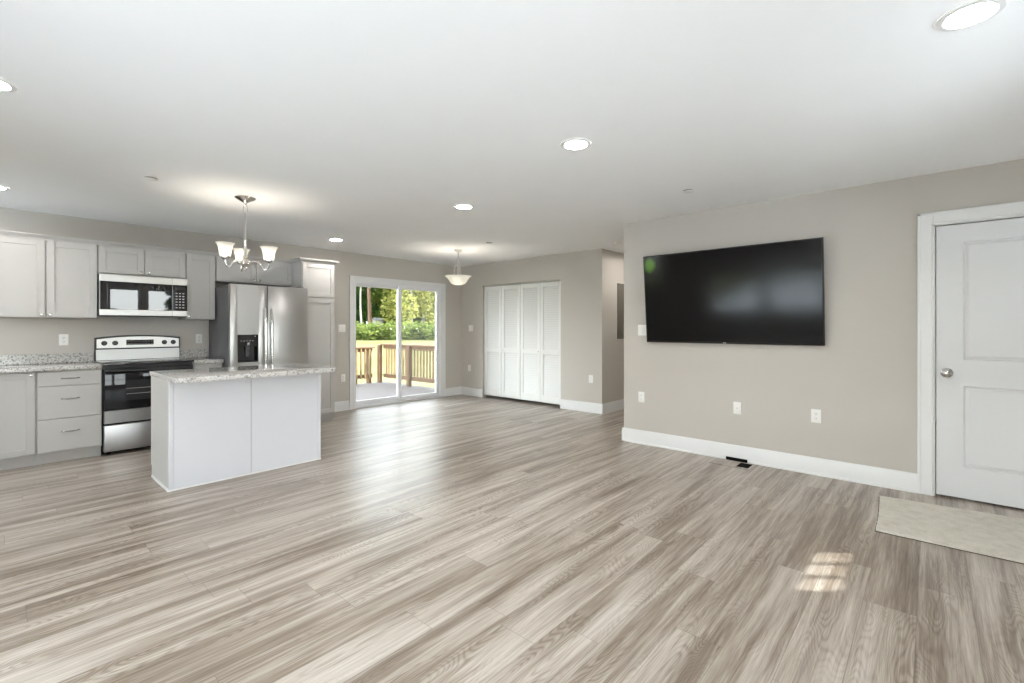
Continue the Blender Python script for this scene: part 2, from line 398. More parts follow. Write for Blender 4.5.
structure(wall_y(B(), YF-T, YF, XL-T, XE+T, FW+[FD]), 'wall_front', 'wall', 'front wall with windows facing the kitchen', 'wall')
LW = [(4.92, 6.20, 1.08, 2.20), (-0.18, 0.62, 0.45, 2.25), (0.67, 1.45, 0.45, 2.25), (1.52, 2.62, 0.42, 1.30), (2.67, 3.78, 0.42, 1.30)]  # second and third openings are unseen, added to let in more daylight
structure(wall_x(B(), XL-T, XL, YF, YK, LW), 'wall_left', 'wall', 'left wall with the window beside the kitchen', 'wall')

# baseboards: profile with a stepped top
def base_prof(d): return [(0, 0), (d*1.35, 0), (d*1.35, 0.012), (d, 0.02), (d, 0.112), (d*0.72, 0.125), (d*0.72, 0.138), (d*0.35, 0.148), (0, 0.148)]
def board_x(b, xw, s, y0, y1):       # on a wall facing s (in x)
    pts = [(xw+s*p, z) for p, z in base_prof(0.016)]
    return b.prism([(p, z) for p, z in pts], 1, y0, y1)
def board_y(b, yw, s, x0, x1):
    return b.prism([(yw+s*p, z) for p, z in base_prof(0.016)], 0, x0, x1)
b = B(); board_x(b, XT, -1, 0.083, Y2+0.0216); board_y(b, Y2, 1, XT-0.0216, XE)
structure(b, 'baseboard_right', 'trim', 'white baseboard under the television', 'baseboard')
b = B(); board_x(b, XC, -1, Y1-0.0216, CY0); board_x(b, XC, -1, CY1, YK); board_y(b, Y1, -1, XC-0.0216, XE)
structure(b, 'baseboard_far', 'trim', 'white baseboard along the closet wall and hallway', 'baseboard')
b = B(); board_y(b, YK, -1, 5.622, XC); board_y(b, YK, -1, 3.165, 3.703)
structure(b, 'baseboard_back', 'trim', 'white baseboard either side of the patio door', 'baseboard')

# ------------------------------------------------------------------ panel door in the television wall
def panel_face(b, x0, x1, y0, y1, z0, z1, panels, dep, bw=0.028):
    """door slab facing -x whose front has sunk moulded panels (ya, yb, za, zb)"""
    ys = sorted({y0, y1, *[p for q in panels for p in q[:2]]}); zs = sorted({z0, z1, *[p for q in panels for p in q[2:]]})
    bm = b.bm; q4 = lambda *pp: bm.faces.new([bm.verts.new(p) for p in pp])
    for i in range(len(ys)-1):
        for j in range(len(zs)-1):
            cy, cz = (ys[i]+ys[i+1])/2, (zs[j]+zs[j+1])/2
            if any(p[0] < cy < p[1] and p[2] < cz < p[3] for p in panels): continue
            q4((x0, ys[i], zs[j]), (x0, ys[i], zs[j+1]), (x0, ys[i+1], zs[j+1]), (x0, ys[i+1], zs[j]))
    for ya, yb, za, zb in panels:
        steps = [(0, 0), (0.008, dep), (bw*0.55, dep), (bw, dep*0.25)]
        for (i0, d0), (i1, d1) in zip(steps, steps[1:]):
            A = [(x0+d0, ya+i0, za+i0), (x0+d0, yb-i0, za+i0), (x0+d0, yb-i0, zb-i0), (x0+d0, ya+i0, zb-i0)]
            C = [(x0+d1, ya+i1, za+i1), (x0+d1, yb-i1, za+i1), (x0+d1, yb-i1, zb-i1), (x0+d1, ya+i1, zb-i1)]
            for k in range(4): q4(A[k], A[(k+1) % 4], C[(k+1) % 4], C[k])
        i1, d1 = steps[-1]
        q4((x0+d1, ya+i1, za+i1), (x0+d1, yb-i1, za+i1), (x0+d1, yb-i1, zb-i1), (x0+d1, ya+i1, zb-i1))
    for A in (((x0, y0, z0), (x1, y0, z0), (x1, y0, z1), (x0, y0, z1)), ((x0, y1, z0), (x1, y1, z0), (x1, y1, z1), (x0, y1, z1)),
              ((x0, y0, z0), (x1, y0, z0), (x1, y1, z0), (x0, y1, z0)), ((x0, y0, z1), (x1, y0, z1), (x1, y1, z1), (x0, y1, z1)),
              ((x1, y0, z0), (x1, y1, z0), (x1, y1, z1), (x1, y0, z1))): q4(*A)
    bmesh.ops.remove_doubles(bm, verts=bm.verts, dist=1e-5)
    return b
d1 = thing('door_1', 'white two panel interior door with satin nickel knob', 'door', (XT, -0.42, 0), kind='structure')
b = B(); panel_face(b, XT+0.012, XT+0.047, DY0+0.024, -0.0235, 0.016, 2.036, [(DY0+0.155, -0.172, 0.245, 0.842), (DY0+0.155, -0.172, 1.035, 1.905)], 0.012)
b.build('door_panel', 'door', d1)
kn = B().lathe([(0.0, 0.0), (0.036, 0.0), (0.036, 0.006), (0.029, 0.010), (0.012, 0.014), (0.011, 0.034), (0.020, 0.040), (0.029, 0.052), (0.029, 0.062), (0.020, 0.070), (0.008, 0.073), (0.0, 0.073)], (XT+0.0125, -0.082, 0.935), 24, 'x', -1).build('knob', 'pullmetal', d1)
tag(kn, 'satin nickel round door knob')
B().box(XT+0.004, XT+0.012, -0.012, -0.007, 0.905, 0.965, 0.001).build('strike_plate', 'nickel', d1)
b = B()
def casing(b, a0, a1, z1, w, put):
    """flat casing with a raised outer bead: two legs and a head"""
    for lo, hi in ((a0-w, a0), (a1, a1+w)):
        put(b, lo, hi, 0, z1+w, 0.014)
    put(b, a0, a1, z1, z1+w, 0.014)
    put(b, a0-w, a0-w+0.02, 0, z1+w, 0.020); put(b, a1+w-0.02, a1+w, 0, z1+w, 0.020); put(b, a0-w, a1+w, z1+w-0.02, z1+w, 0.020)
    put(b, a0-0.012, a0-0.004, 0, z1+0.004, 0.017); put(b, a1+0.004, a1+0.012, 0, z1+0.004, 0.017); put(b, a0-0.012, a1+0.012, z1+0.004, z1+0.012, 0.017)
casing(b, DY0, DY1, DZ, 0.092, lambda b, p, q, z0, z1, t: b.box(XT-t, XT, p, q, z0, z1, 0.002, 1))
b.box(XT, XT+0.12, DY1-0.010, DY1, 0, DZ); b.box(XT, XT+0.12, DY0, DY0+0.010, 0, DZ); b.box(XT, XT+0.12, DY0, DY1, DZ-0.008, DZ)
structure(b, 'trim_1', 'trim', 'white casing around the panel door', 'door casing')

# ------------------------------------------------------------------ sliding patio door
b = B(); casing(b, SLX0, SLX1, SLZ-0.02, 0.083, lambda b, p, q, z0, z1, t: b.box(p, q, YK-t, YK, z0, z1, 0.002, 1))
structure(b, 'trim_2', 'trim', 'white casing around the glass patio door', 'door casing')
d2 = thing('door_2', 'white framed sliding glass patio door opening to the deck', 'door', ((SLX0+SLX1)/2, YK+0.10, 0), kind='structure')
b = B()
b.box(SLX0, SLX0+0.022, YK, YK+T+0.02, 0, SLZ, 0.002, 1).box(SLX1-0.022, SLX1, YK, YK+T+0.02, 0, SLZ, 0.002, 1)
b.box(SLX0+0.022, SLX1-0.022, YK, YK+T+0.02, SLZ-0.045, SLZ, 0.002, 1).box(SLX0, SLX1, YK-0.01, YK+T+0.02, 0, 0.028, 0.002, 1)
b.box(SLX0+0.022, SLX1-0.022, YK+0.066, YK+0.072, 0.028, 0.045)
b.build('door_frame', 'vinyl', d2)
def sash(y0, y1, x0, x1, z0, z1, st, rb, rt, name):
    b = B()
    b.box(x0, x0+st, y0, y1, z0, z1, 0.003, 1).box(x1-st, x1, y0, y1, z0, z1, 0.003, 1)
    b.box(x0+st, x1-st, y0, y1, z0, z0+rb, 0.003, 1).box(x0+st, x1-st, y0, y1, z1-rt, z1, 0.003, 1)
    o = b.build(name, 'vinyl', d2)
    B().box(x0+st-0.004, x1-st+0.004, (y0+y1)/2-0.003, (y0+y1)/2+0.003, z0+rb-0.004, z1-rt+0.004).build('pane', 'glass', o)
    return o
mid = (SLX0+SLX1)/2
sl = sash(YK+0.076, YK+0.112, SLX0+0.022, mid+0.035, 0.03, SLZ-0.045, 0.055, 0.075, 0.045, 'sliding_panel')
sr = sash(YK+0.034, YK+0.070, mid-0.035, SLX1-0.022, 0.03, SLZ-0.045, 0.065, 0.060, 0.045, 'sliding_panel')
b = B(); b.tube([(mid-0.01, YK+0.034, 1.00), (mid-0.01, YK+0.010, 1.01), (mid-0.01, YK+0.004, 1.06), (mid-0.01, YK+0.004, 1.13), (mid-0.01, YK+0.010, 1.18), (mid-0.01, YK+0.034, 1.19)], 0.008, 8)
b.build('handle', 'vinyl', sr)
sc = B().box(mid+0.02, SLX1-0.03, YK+0.126, YK+0.127, 0.06, SLZ-0.06).build('insect_screen', 'insect', d2)
tag(sc, 'fine pale insect screen')

# ------------------------------------------------------------------ louvered bifold closet doors
def bifold(name, ya, yb, label, knob_side):
    """two hinged louvered leaves between ya and yb (facing -x)"""
    g = thing(name, label, 'closet door', (XC+0.05, (ya+yb)/2, 0), kind='structure')
    w = (yb-ya)/2
    for k in range(2):
        a, c = ya+k*w+0.002, ya+(k+1)*w-0.002; x0, x1 = XC+0.035, XC+0.063; z0, z1 = 0.045, 2.018; s = 0.062
        b = B(); b.box(x0, x1, a, a+s, z0, z1, 0.003, 1).box(x0, x1, c-s, c, z0, z1, 0.003, 1)
        zm = 0.872
        for za, zb in ((z0, z0+0.115), (zm-0.04, zm+0.04), (z1-0.075, z1)): b.box(x0, x1, a+s, c-s, za, zb, 0.003, 1)
        leaf = b.build('door_leaf', 'bifold', g)
        lv = B()
        for za, zb in ((z0+0.115, zm-0.04), (zm+0.04, z1-0.075)):
            n = int((zb-za)/0.038); st = (zb-za)/n
            for i in range(n):
                z = za+(i+0.5)*st
                lv.prism([(x0+0.004, z-0.021), (x0+0.010, z-0.021), (x1-0.004, z+0.015), (x1-0.010, z+0.015)], 1, a+s-0.004, c-s+0.004)
        lv.build('louver_slats', 'bifold', leaf)
        if k == knob_side:
            yk = (a+0.10) if knob_side == 1 else (c-0.10)
            yk = a+s/2 if knob_side == 1 else c-s/2
            B().lathe([(0.0, 0.0), (0.010, 0.0), (0.008, 0.012), (0.017, 0.022), (0.017, 0.028), (0.008, 0.034), (0.0, 0.034)], (x0, yk, 0.872), 14, 'x', -1).build('knob', 'bifold', leaf)
    return g
cm = (CY0+CY1)/2
bifold('door_3', CY0+0.006, cm-0.003, 'white louvered bifold closet door nearer the hallway', 1)
bifold('door_4', cm+0.003, CY1-0.006, 'white louvered bifold closet door nearer the patio door', 0)
b = B(); b.box(XC+0.025, XC+0.075, CY0, CY1, CLZ-0.022, CLZ, 0.002, 1)
structure(b, 'trim_3', 'steelh', 'metal bifold track across the top of the closet opening', 'door track')

# ------------------------------------------------------------------ windows and front door behind the camera
def window(name, x0, x1, z0, z1, label):
    w = thing(name, label, 'window', ((x0+x1)/2, YF-0.07, z0), kind='structure')
    b = B(); f = 0.05; y0, y1 = YF-0.10, YF-0.04; zm = (z0+z1)/2
    b.box(x0, x0+f, y0, y1, z0, z1).box(x1-f, x1, y0, y1, z0, z1).box(x0+f, x1-f, y0, y1, z0, z0+f).box(x0+f, x1-f, y0, y1, z1-f, z1).box(x0+f, x1-f, y0, y1, zm-0.02, zm+0.02)
    for p, q in ((x0-0.08, x0), (x1, x1+0.08)): pass
    b.build('window_frame', 'vinyl', w)
    B().box(x0+f-0.005, x1-f+0.005, YF-0.072, YF-0.068, z0+f-0.005, z1-f+0.005).build('pane', 'glass', w)
for i, (x0, x1, z0, z1) in enumerate(FW): window('window_%d' % (i+1), x0, x1, z0, z1, ['white framed sash window behind the camera toward the television', 'white framed sash window next to the front door', 'white framed sash window added for daylight at the front left corner', 'white framed sash window added for daylight directly behind the camera'][i])
for i, (ya, yb, za, zb) in enumerate(LW):
  w5 = thing('window_%d' % (i+5), ['white framed kitchen side window in the left wall', 'white framed window added for daylight in the left wall beside the camera', 'white framed window added for daylight in the left wall third from the front corner', 'white framed window in the left wall fourth from the front corner', 'white framed window in the left wall next to the kitchen window'][i], 'window', (XL-0.07, (ya+yb)/2, za), kind='structure')
  b = B(); f = 0.05
  b.box(XL-0.10, XL-0.04, ya, ya+f, za, zb).box(XL-0.10, XL-0.04, yb-f, yb, za, zb).box(XL-0.10, XL-0.04, ya+f, yb-f, za, za+f).box(XL-0.10, XL-0.04, ya+f, yb-f, zb-f, zb)
  b.build('window_frame', 'vinyl', w5); B().box(XL-0.072, XL-0.068, ya+f-0.004, yb-f+0.004, za+f-0.004, zb-f+0.004).build('pane', 'glass', w5)
d5 = thing('door_5', 'white front door with small square lights behind the camera', 'door', (4.26, YF-0.07, 0), kind='structure')
b = B()
y0, y1 = YF-0.09, YF-0.05
b.box(FD[0]+0.004, 4.055, y0, y1, 0.01, 2.055).box(4.595, FD[1]-0.004, y0, y1, 0.01, 2.055).box(4.055, 4.595, y0, y1, 0.01, 1.552).box(4.055, 4.595, y0, y1, 1.738, 2.055)
for xa in (4.218, 4.398): b.box(xa, xa+0.034, YF-0.075, YF-0.065, 1.552, 1.738)
b.build('door_panel', 'door', d5); B().box(4.05, 4.60, YF-0.071, YF-0.069, 1.548, 1.742).build('pane', 'glass', d5)
b = B().box(0.9, 4.36, YF-T-1.8, YF-T, 2.44, 2.54)  # unseen roof added to block the sun from all but the door lights
structure(b, 'roof_sunshade', 'shingle', 'porch roof added to keep sun off the front windows', 'porch roof')

# ------------------------------------------------------------------ kitchen cabinets
CABY, UPY = 6.10, 6.388          # front faces of base and wall cabinets' doors
def shaker(b, x0, x1, z0, z1, yf, rail=0.056, th=0.020, rec=0.009):
    """frame and recessed flat panel facing -y, as one closed mesh with a small chamfer line"""
    b.box(x0, x0+rail, yf, yf+th, z0, z1, 0.0015, 1).box(x1-rail, x1, yf, yf+th, z0, z1, 0.0015, 1)
    b.box(x0+rail, x1-rail, yf, yf+th, z0, z0+rail, 0.0015, 1).box(x0+rail, x1-rail, yf, yf+th, z1-rail, z1, 0.0015, 1)
    b.box(x0+rail-0.002, x1-rail+0.002, yf+rec, yf+th-0.002, z0+rail-0.002, z1-rail+0.002)
    return b
def knob(parent, x, yf, z):
    b = B(); b.lathe([(0.0, 0.0), (0.006, 0.0), (0.005, 0.012)], (x, yf, z), 10, 'y', -1)
    b.box(x-0.011, x+0.011, yf-0.022, yf-0.011, z-0.011, z+0.011, 0.003, 2)
    return b.build('knob', 'chrome', parent)
def pull(parent, x, yf, z, w=0.115):
    pts = []
    for i in range(13):
        t = i/12*2-1
        pts.append((x+t*w/2, yf-0.006-0.022*(1-t**4)+0.001, z))
    b = B().tube(pts, [0.0036+0.0042*(1-abs(i/12*2-1)) for i in range(13)], 8)
    for s in (-1, 1): b.lathe([(0.0, 0), (0.008, 0), (0.006, 0.008), (0.0, 0.008)], (x+s*w/2, yf, z), 10, 'y', -1)
    return b.build('handle', 'pullmetal', parent)
G = 0.008
def crown(parent, x0, x1, yf, z, ret_l=None, ret_r=None):
    """angled crown moulding across the front, with returns along the sides where ret_* gives a back y"""
    pr = [(0.0, 0.0), (-0.012, 0.0), (-0.012, 0.012), (-0.040, 0.040), (-0.046, 0.040), (-0.046, 0.052), (0.0, 0.052)]
    b = B(); xa = x0-(0.046 if ret_l else 0); xb = x1+(0.046 if ret_r else 0)
    b.prism([(yf+p, z+h) for p, h in pr], 0, x0, x1)
    for r, s, xs in ((ret_l, -1, x0), (ret_r, 1, x1)):
        if r:
            b.prism([(xs-s*p, z+h) for p, h in pr], 1, yf, r)
            # mitred corner block
            bm = b.bm
            lo = [bm.verts.new((xs, yf+p, z+h)) for p, h in pr]; mi = [bm.verts.new((xs-s*p, yf+p, z+h)) for p, h in pr]; hi = [bm.verts.new((xs-s*p, yf, z+h)) for p, h in pr]
            for A, C in ((lo, mi), (mi, hi)):
                for k in range(len(pr)-1):
                    q = []
                    for v in (A[k], A[k+1], C[k+1], C[k]):
                        if all((v.co-w.co).length > 1e-6 for w in q): q.append(v)
                    if len(q) >= 3: bm.faces.new(q)
    return b.build('crown_moulding', 'cab', parent)
def cabinet(name, label, x0, x1, z0, z1, yf, doors, knobs, crown_kw={}, cat='cabinet', toe=0.0):
    c = thing(name, label, cat, ((x0+x1)/2, YK, z0 if z0 > 0.2 else 0))
    b = B(); b.box(x0, x1, yf+0.0205, YK-0.001, z0+toe, z1, 0.001, 1); b.build('body', 'cab', c)
    if toe: B().box(x0, x1, yf+0.075, yf+0.095, z0, z0+toe+0.002).build('toe_kick', 'cab', c)
    for (a, d, za, zb), kp in zip(doors, knobs):
        o = shaker(B(), a, d, za, zb, yf).build('door', 'cab', c)
        if kp: knob(o, kp[0], yf, kp[1])
    if crown_kw: crown(c, x0, x1, **crown_kw)
    return c
ZT, ZB = 2.118, 1.370
ck = dict(yf=UPY+0.020, z=ZT+0.004)
cabinet('wall_cabinet', 'wide two door grey wall cabinet left of the microwave', -0.030, 0.735, ZB, ZT+0.012, UPY,
        [(-0.022, 0.349, ZB+0.006, ZT), (0.361, 0.729, ZB+0.006, ZT)], [(0.326, ZB+0.032), (0.386, ZB+0.032)], ck)
cabinet('wall_cabinet', 'short two door grey cabinet right above the microwave', 0.737, 1.498, 1.828, ZT+0.012, UPY,
        [(0.743, 1.112, 1.842, ZT), (1.124, 1.492, 1.842, ZT)], [(1.088, 1.868), (1.148, 1.868)], ck)
cabinet('wall_cabinet', 'narrow one door grey wall cabinet between microwave and refrigerator', 1.500, 1.800, ZB, ZT+0.012, UPY,
        [(1.506, 1.794, ZB+0.006, ZT)], [(1.530, ZB+0.032)], ck)
cabinet('wall_cabinet', 'short two door grey cabinet above the refrigerator', 1.802, 2.706, 1.832, ZT+0.012, UPY,
        [(1.809, 2.248, 1.846, ZT), (2.258, 2.698, 1.846, ZT)], [(2.222, 1.874), (2.284, 1.874)], ck)
cabinet('pantry_cabinet', 'tall grey pantry cabinet between refrigerator and patio door', 2.708, 3.160, 0, ZT+0.030, CABY,
        [(2.716, 3.152, 0.118, 1.662), (2.716, 3.152, 1.680, ZT+0.006)], [(2.744, 0.96), (2.744, 1.712)],
        dict(yf=CABY+0.020, z=ZT+0.014, ret_l=UPY+0.019, ret_r=YK-0.002), 'cabinet', 0.105)
cabinet('base_cabinet', 'grey one door base cabinet at the left edge beside the drawers', -0.180, 0.276, 0, 0.868, CABY,
        [(-0.174, 0.268, 0.115, 0.860)], [(0.243, 0.838)], {}, 'cabinet', 0.105)
c = cabinet('drawer_cabinet', 'grey three drawer base cabinet next to the stove', 0.277, 0.734, 0, 0.868, CABY, [], [], {}, 'cabinet', 0.105)
for za, zb in ((0.728, 0.860), (0.424, 0.720), (0.115, 0.416)):
    o = B().box(0.284, 0.728, CABY, CABY+0.020, za, zb, 0.002, 1).build('drawer', 'cab', c)
    pull(o, 0.506, CABY, (za+zb)/2+(0.0 if zb > 0.8 else 0.03))
c = cabinet('base_cabinet', 'narrow grey base cabinet between stove and refrigerator', 1.506, 1.790, 0, 0.868, CABY,
            [(1.512, 1.784, 0.115, 0.690)], [(1.540, 0.665)], {}, 'cabinet', 0.105)
o = B().box(1.512, 1.784, CABY, CABY+0.02, 0.698, 0.860, 0.002, 1).build('drawer', 'cab', c); pull(o, 1.648, CABY, 0.78)
def slab(b, x0, x1, y0, y1, z0, z1, r=0.0):
    """stone slab, front corners rounded by r, eased edges"""
    if not r: b.box(x0, x1, y0, y1, z0, z1, 0.006, 2); return b
    pts = []
    for cx, cy, a0 in ((x0+r, y0+r, pi), (x1-r, y0+r, 1.5*pi)):
        for i in range(9): a = a0+i/8*pi/2; pts.append((cx+r*cos(a), cy+r*sin(a)))
    pts += [(x1, y1), (x0, y1)]
    n0 = len(b.bm.verts); b.prism(pts, 2, z0, z1)
    es = [e for e in b.bm.edges if abs(e.verts[0].co.z-e.verts[1].co.z) < 1e-6]
    bmesh.ops.bevel(b.bm, geom=es, offset=0.006, segments=2, profile=0.5, affect='EDGES'); return b
for nm, lb, x0, x1 in (('countertop', 'speckled granite countertop with backsplash left of the stove', -0.19, 0.734), ('countertop', 'short speckled granite countertop between stove and refrigerator', 1.504, 1.794)):
    c = thing(nm, lb, 'countertop', ((x0+x1)/2, YK, 0.869))
    slab(B(), x0, x1, CABY-0.024, YK-0.001, 0.869, 0.909).build('slab', 'granite', c)
    B().box(x0, x1, YK-0.022, YK-0.001, 0.909, 1.006, 0.002, 1).build('backsplash', 'granite', c)

# ------------------------------------------------------------------ island
IX0, IX1, IY0, IY1, IZ = 0.922, 2.133, 4.402, 5.010, 0.862
isl = thing('kitchen_island', 'pale grey kitchen island with two flat front panels', 'island', ((IX0+IX1)/2, (IY0+IY1)/2, 0))
B().box(IX0+0.006, IX1-0.006, IY0+0.008, IY1-0.004, 0, IZ).build('body', 'cab', isl)
for a, d in ((IX0+0.030, 1.508), (1.516, IX1-0.030)): B().box(a, d, IY0+0.001, IY0+0.010, 0.014, IZ, 0.001, 1).build('front_panel', 'island', isl)
for a, d in ((IX0, IX0+0.029), (IX1-0.029, IX1)): B().box(a, d, IY0-0.002, IY0+0.030, 0, IZ, 0.002, 1).build('corner_trim', 'island', isl)
b = B().box(IX0, IX0+0.007, IY0+0.030, IY1-0.03, 0, IZ, 0.001, 1); b.build('side_panel', 'cab', isl)
B().box(IX1-0.007, IX1, IY0+0.030, IY1-0.03, 0, IZ, 0.001, 1).build('side_panel', 'cab', isl)
B().box(IX0, IX0+0.012, IY1-0.03, IY1, 0.1, IZ, 0.001, 1).build('corner_trim', 'cab', isl)
b = B().box(IX0-0.012, IX0, IY0-0.006, IY1-0.07, 0, 0.022, 0.003, 1).box(IX0-0.012, IX1+0.003, IY0-0.008, IY0-0.001, 0, 0.014, 0.002, 1)
b.build('base_shoe', 'trim', isl)
for a, d in ((IX0+0.02, 1.52), (1.54, IX1-0.02)):
    o = shaker(B(), a, d, 0.12, IZ-0.01, 0, 0.056)
    for v in o.bm.verts: v.co.y = IY1-0.003+0.020-v.co.y
    o.build('door', 'cab', isl)
ic = thing('island_countertop', 'speckled granite island top with rounded front corners', 'countertop', ((IX0+IX1)/2, 4.55, IZ+0.001))
slab(B(), 0.905, 2.150, 4.105, 4.975, IZ+0.001, 0.901, 0.045).build('slab', 'granite', ic)

# ------------------------------------------------------------------ range
RX0, RX1 = 0.740, 1.498
st = thing('stove', 'stainless and black electric range between the base cabinets', 'stove', ((RX0+RX1)/2, 6.4, 0))
B().box(RX0, RX1, 6.125, 6.690, 0.02, 0.895, 0.002, 1).build('body', 'black', st)
ct = B().box(RX0-0.002, RX1+0.002, 6.060, 6.640, 0.897, 0.920, 0.006, 2).build('cooktop', 'blackglass', st)
for cx, cy, r in ((0.93, 6.24, 0.105), (1.31, 6.24, 0.085), (0.93, 6.48, 0.080), (1.31, 6.48, 0.105)):
    B().tube([(cx+r*cos(2*pi*k/36), cy+r*sin(2*pi*k/36), 0.9202) for k in range(36)], 0.0010, 4, True).build('burner_ring', 'mark', ct)
od = B().box(RX0+0.006, RX1-0.006, 6.070, 6.125, 0.450, 0.870, 0.006, 2).build('oven_door', 'ovenglass', st)
B().box(RX0+0.17, RX1-0.17, 6.0685, 6.072, 0.535, 0.740, 0.001, 1).build('oven_window', 'ovenwin', od)
b = B()
for z in (0.60, 0.655): b.box(RX0+0.175, RX1-0.175, 6.0678, 6.0688, z, z+0.004)
b.build('oven_rack', 'steelh', od)
B().box(RX0+0.006, RX1-0.006, 6.068, 6.122, 0.318, 0.446, 0.003, 1).build('door_trim', 'steelrange', od)
b = B().tube([(RX0+0.03, 6.024, 0.842), (RX1-0.03, 6.024, 0.842)], 0.014, 12)
for x in (RX0+0.05, RX1-0.05): b.box(x-0.012, x+0.012, 6.024, 6.072, 0.832, 0.852, 0.003, 1)
b.build('handle', 'black', od)
dr = B().box(RX0+0.006, RX1-0.006, 6.072, 6.125, 0.038, 0.300, 0.006, 2).build('storage_drawer', 'steelrange', st)
for x in (RX0+0.05, RX1-0.05):
    for y in (6.17, 6.62): B().lathe([(0.0, 0), (0.018, 0), (0.018, 0.021), (0, 0.021)], (x, y, 0), 10).build('foot', 'black', st)
# back guard with an arched top
def arch(z0, ze, zc, n=24, x0=RX0, x1=RX1):
    pts = [(x0, z0), (x1, z0)]
    for i in range(n+1):
        t = 1-2*i/n; pts.append(((x0+x1)/2+t*(x1-x0)/2, ze+(zc-ze)*(1-t*t)))
    return pts
bgd = B().prism(arch(0.915, 1.165, 1.192), 1, 6.640, 6.700).build('backguard', 'black', st)
bg2 = B().prism(arch(1.052, 1.146, 1.174, x0=RX0+0.014, x1=RX1-0.014), 1, 6.628, 6.642).build('control_panel', 'steelh', st)
B().prism([(6.641, 0.921), (6.622, 0.921), (6.628, 1.036), (6.641, 1.036)], 0, RX0+0.008, RX1-0.008).build('lower_band', 'steelrange', bgd)
for x in (0.815, 0.905, 1.345, 1.43):
    b = B().lathe([(0.0, 0), (0.026, 0), (0.026, 0.004), (0.020, 0.006), (0.018, 0.026), (0.015, 0.029), (0.0, 0.029)], (x, 6.628, 1.105), 18, 'y', -1)
    b.box(x-0.004, x+0.004, 6.592, 6.600, 1.088, 1.122, 0.001, 1); b.build('knob', 'black', bg2)
B().box(1.000, 1.245, 6.626, 6.630, 1.082, 1.138, 0.001, 1).build('display', 'blackglass', bg2)
def text(body, size, loc, rot, mat, parent, name='lettering', align='CENTER', ext=0.0004):
    cu = bpy.data.curves.new(name, 'FONT'); cu.body = body; cu.size = size; cu.extrude = ext; cu.align_x = align; cu.align_y = 'CENTER'
    cu.materials.append(M[mat]); o = bpy.data.objects.new(name, cu); COL.objects.link(o); o.parent = parent
    o.location = Vector(loc)-world_loc(parent); o.rotation_euler = rot; return o
b = B()
for i in range(9):
    for j in range(2): b.box(1.012+i*0.026, 1.026+i*0.026, 6.6252, 6.6262, 1.090+j*0.030, 1.0935+j*0.030)
b.build('button_print', 'mark', bg2)

# ------------------------------------------------------------------ microwave
mw = thing('microwave', 'stainless over the range microwave mirroring the front windows', 'microwave', (1.117, YK, 1.388))
B().box(0.739, 1.497, 6.345, YK-0.001, 1.392, 1.826, 0.002, 1).build('body', 'black', mw)
dm = B().box(0.741, 1.352, 6.318, 6.345, 1.402, 1.824, 0.003, 1).build('door', 'blackglass', mw)
B().box(0.741, 1.352, 6.3145, 6.320, 1.752, 1.824, 0.002, 1).build('top_trim', 'steelh', dm)
B().box(0.741, 1.352, 6.3145, 6.320, 1.402, 1.462, 0.002, 1).build('bottom_trim', 'steelh', dm)
B().box(0.80, 1.30, 6.3165, 6.319, 1.492, 1.722, 0.001, 1).build('door_window', 'blackglass', dm)
cp = B().box(1.355, 1.495, 6.318, 6.345, 1.402, 1.824, 0.003, 1).build('control_panel', 'blackglass', mw)
B().box(1.355, 1.495, 6.3145, 6.320, 1.752, 1.824, 0.002, 1).build('top_trim', 'steelh', cp)
B().box(1.355, 1.495, 6.3145, 6.320, 1.402, 1.462, 0.002, 1).build('bottom_trim', 'steelh', cp)
B().box(1.385, 1.470, 6.3165, 6.319, 1.700, 1.735, 0.001, 1).build('display', 'ovenwin', cp)
b = B()
for j in range(6):
    for i in range(3):
        b.box(1.385+i*0.032, 1.403+i*0.032, 6.3172, 6.3182, 1.492+j*0.032, 1.503+j*0.032)
b.build('button_print', 'mark', cp)

# ------------------------------------------------------------------ refrigerator
FX0, FX1, FYF = 1.806, 2.688, 5.900
fr = thing('refrigerator', 'stainless side by side refrigerator with black dispenser', 'refrigerator', ((FX0+FX1)/2, 6.3, 0))
B().box(FX0+0.004, FX1-0.004, FYF+0.075, 6.690, 0.02, 1.755, 0.004, 1).build('body', 'darkside', fr)
B().box(FX0+0.01, FX1-0.01, FYF+0.040, FYF+0.076, 0.012, 0.085, 0.002, 1).build('base_grille', 'black', fr)
xs = 2.206
# dispenser recess cut out of the freezer door
dx0, dx1, dz0, dz1 = 1.885, 2.104, 0.872, 1.192
b = B(); y1 = FYF+0.070
b.box(FX0, dx0, FYF, y1, 0.095, 1.772, 0.006, 2).box(dx1, xs-0.004, FYF, y1, 0.095, 1.772, 0.006, 2).box(dx0-0.008, dx1+0.008, FYF+0.0002, y1, 0.095, dz0, 0.0).box(dx0-0.008, dx1+0.008, FYF+0.0002, y1, dz1, 1.7715, 0.0)
fd = b.build('freezer_door', 'steel', fr)
b = B().box(dx0+0.001, dx1-0.001, FYF+0.050, FYF+0.066, dz0+0.001, dz1-0.001)
b.box(dx0+0.001, dx0+0.012, FYF-0.002, FYF+0.05, dz0+0.001, dz1-0.001, 0.001, 1).box(dx1-0.012, dx1-0.001, FYF-0.002, FYF+0.05, dz0+0.001, dz1-0.001, 0.001, 1)
b.box(dx0+0.012, dx1-0.012, FYF-0.002, FYF+0.05, 1.055, dz1-0.001, 0.002, 1).box(dx0+0.012, dx1-0.012, FYF-0.003, FYF+0.05, dz0+0.001, dz0+0.018, 0.002, 1)
dsp = b.build('dispenser', 'blackglass', fd); tag(dsp, 'black ice and water dispenser')
b = B().box(1.975, 2.015, FYF+0.012, FYF+0.032, 1.015, 1.056, 0.004, 2).box(1.978, 2.012, FYF+0.030, FYF+0.046, 0.935, 1.020, 0.004, 2)
b.build('paddle', 'darkside', fd)
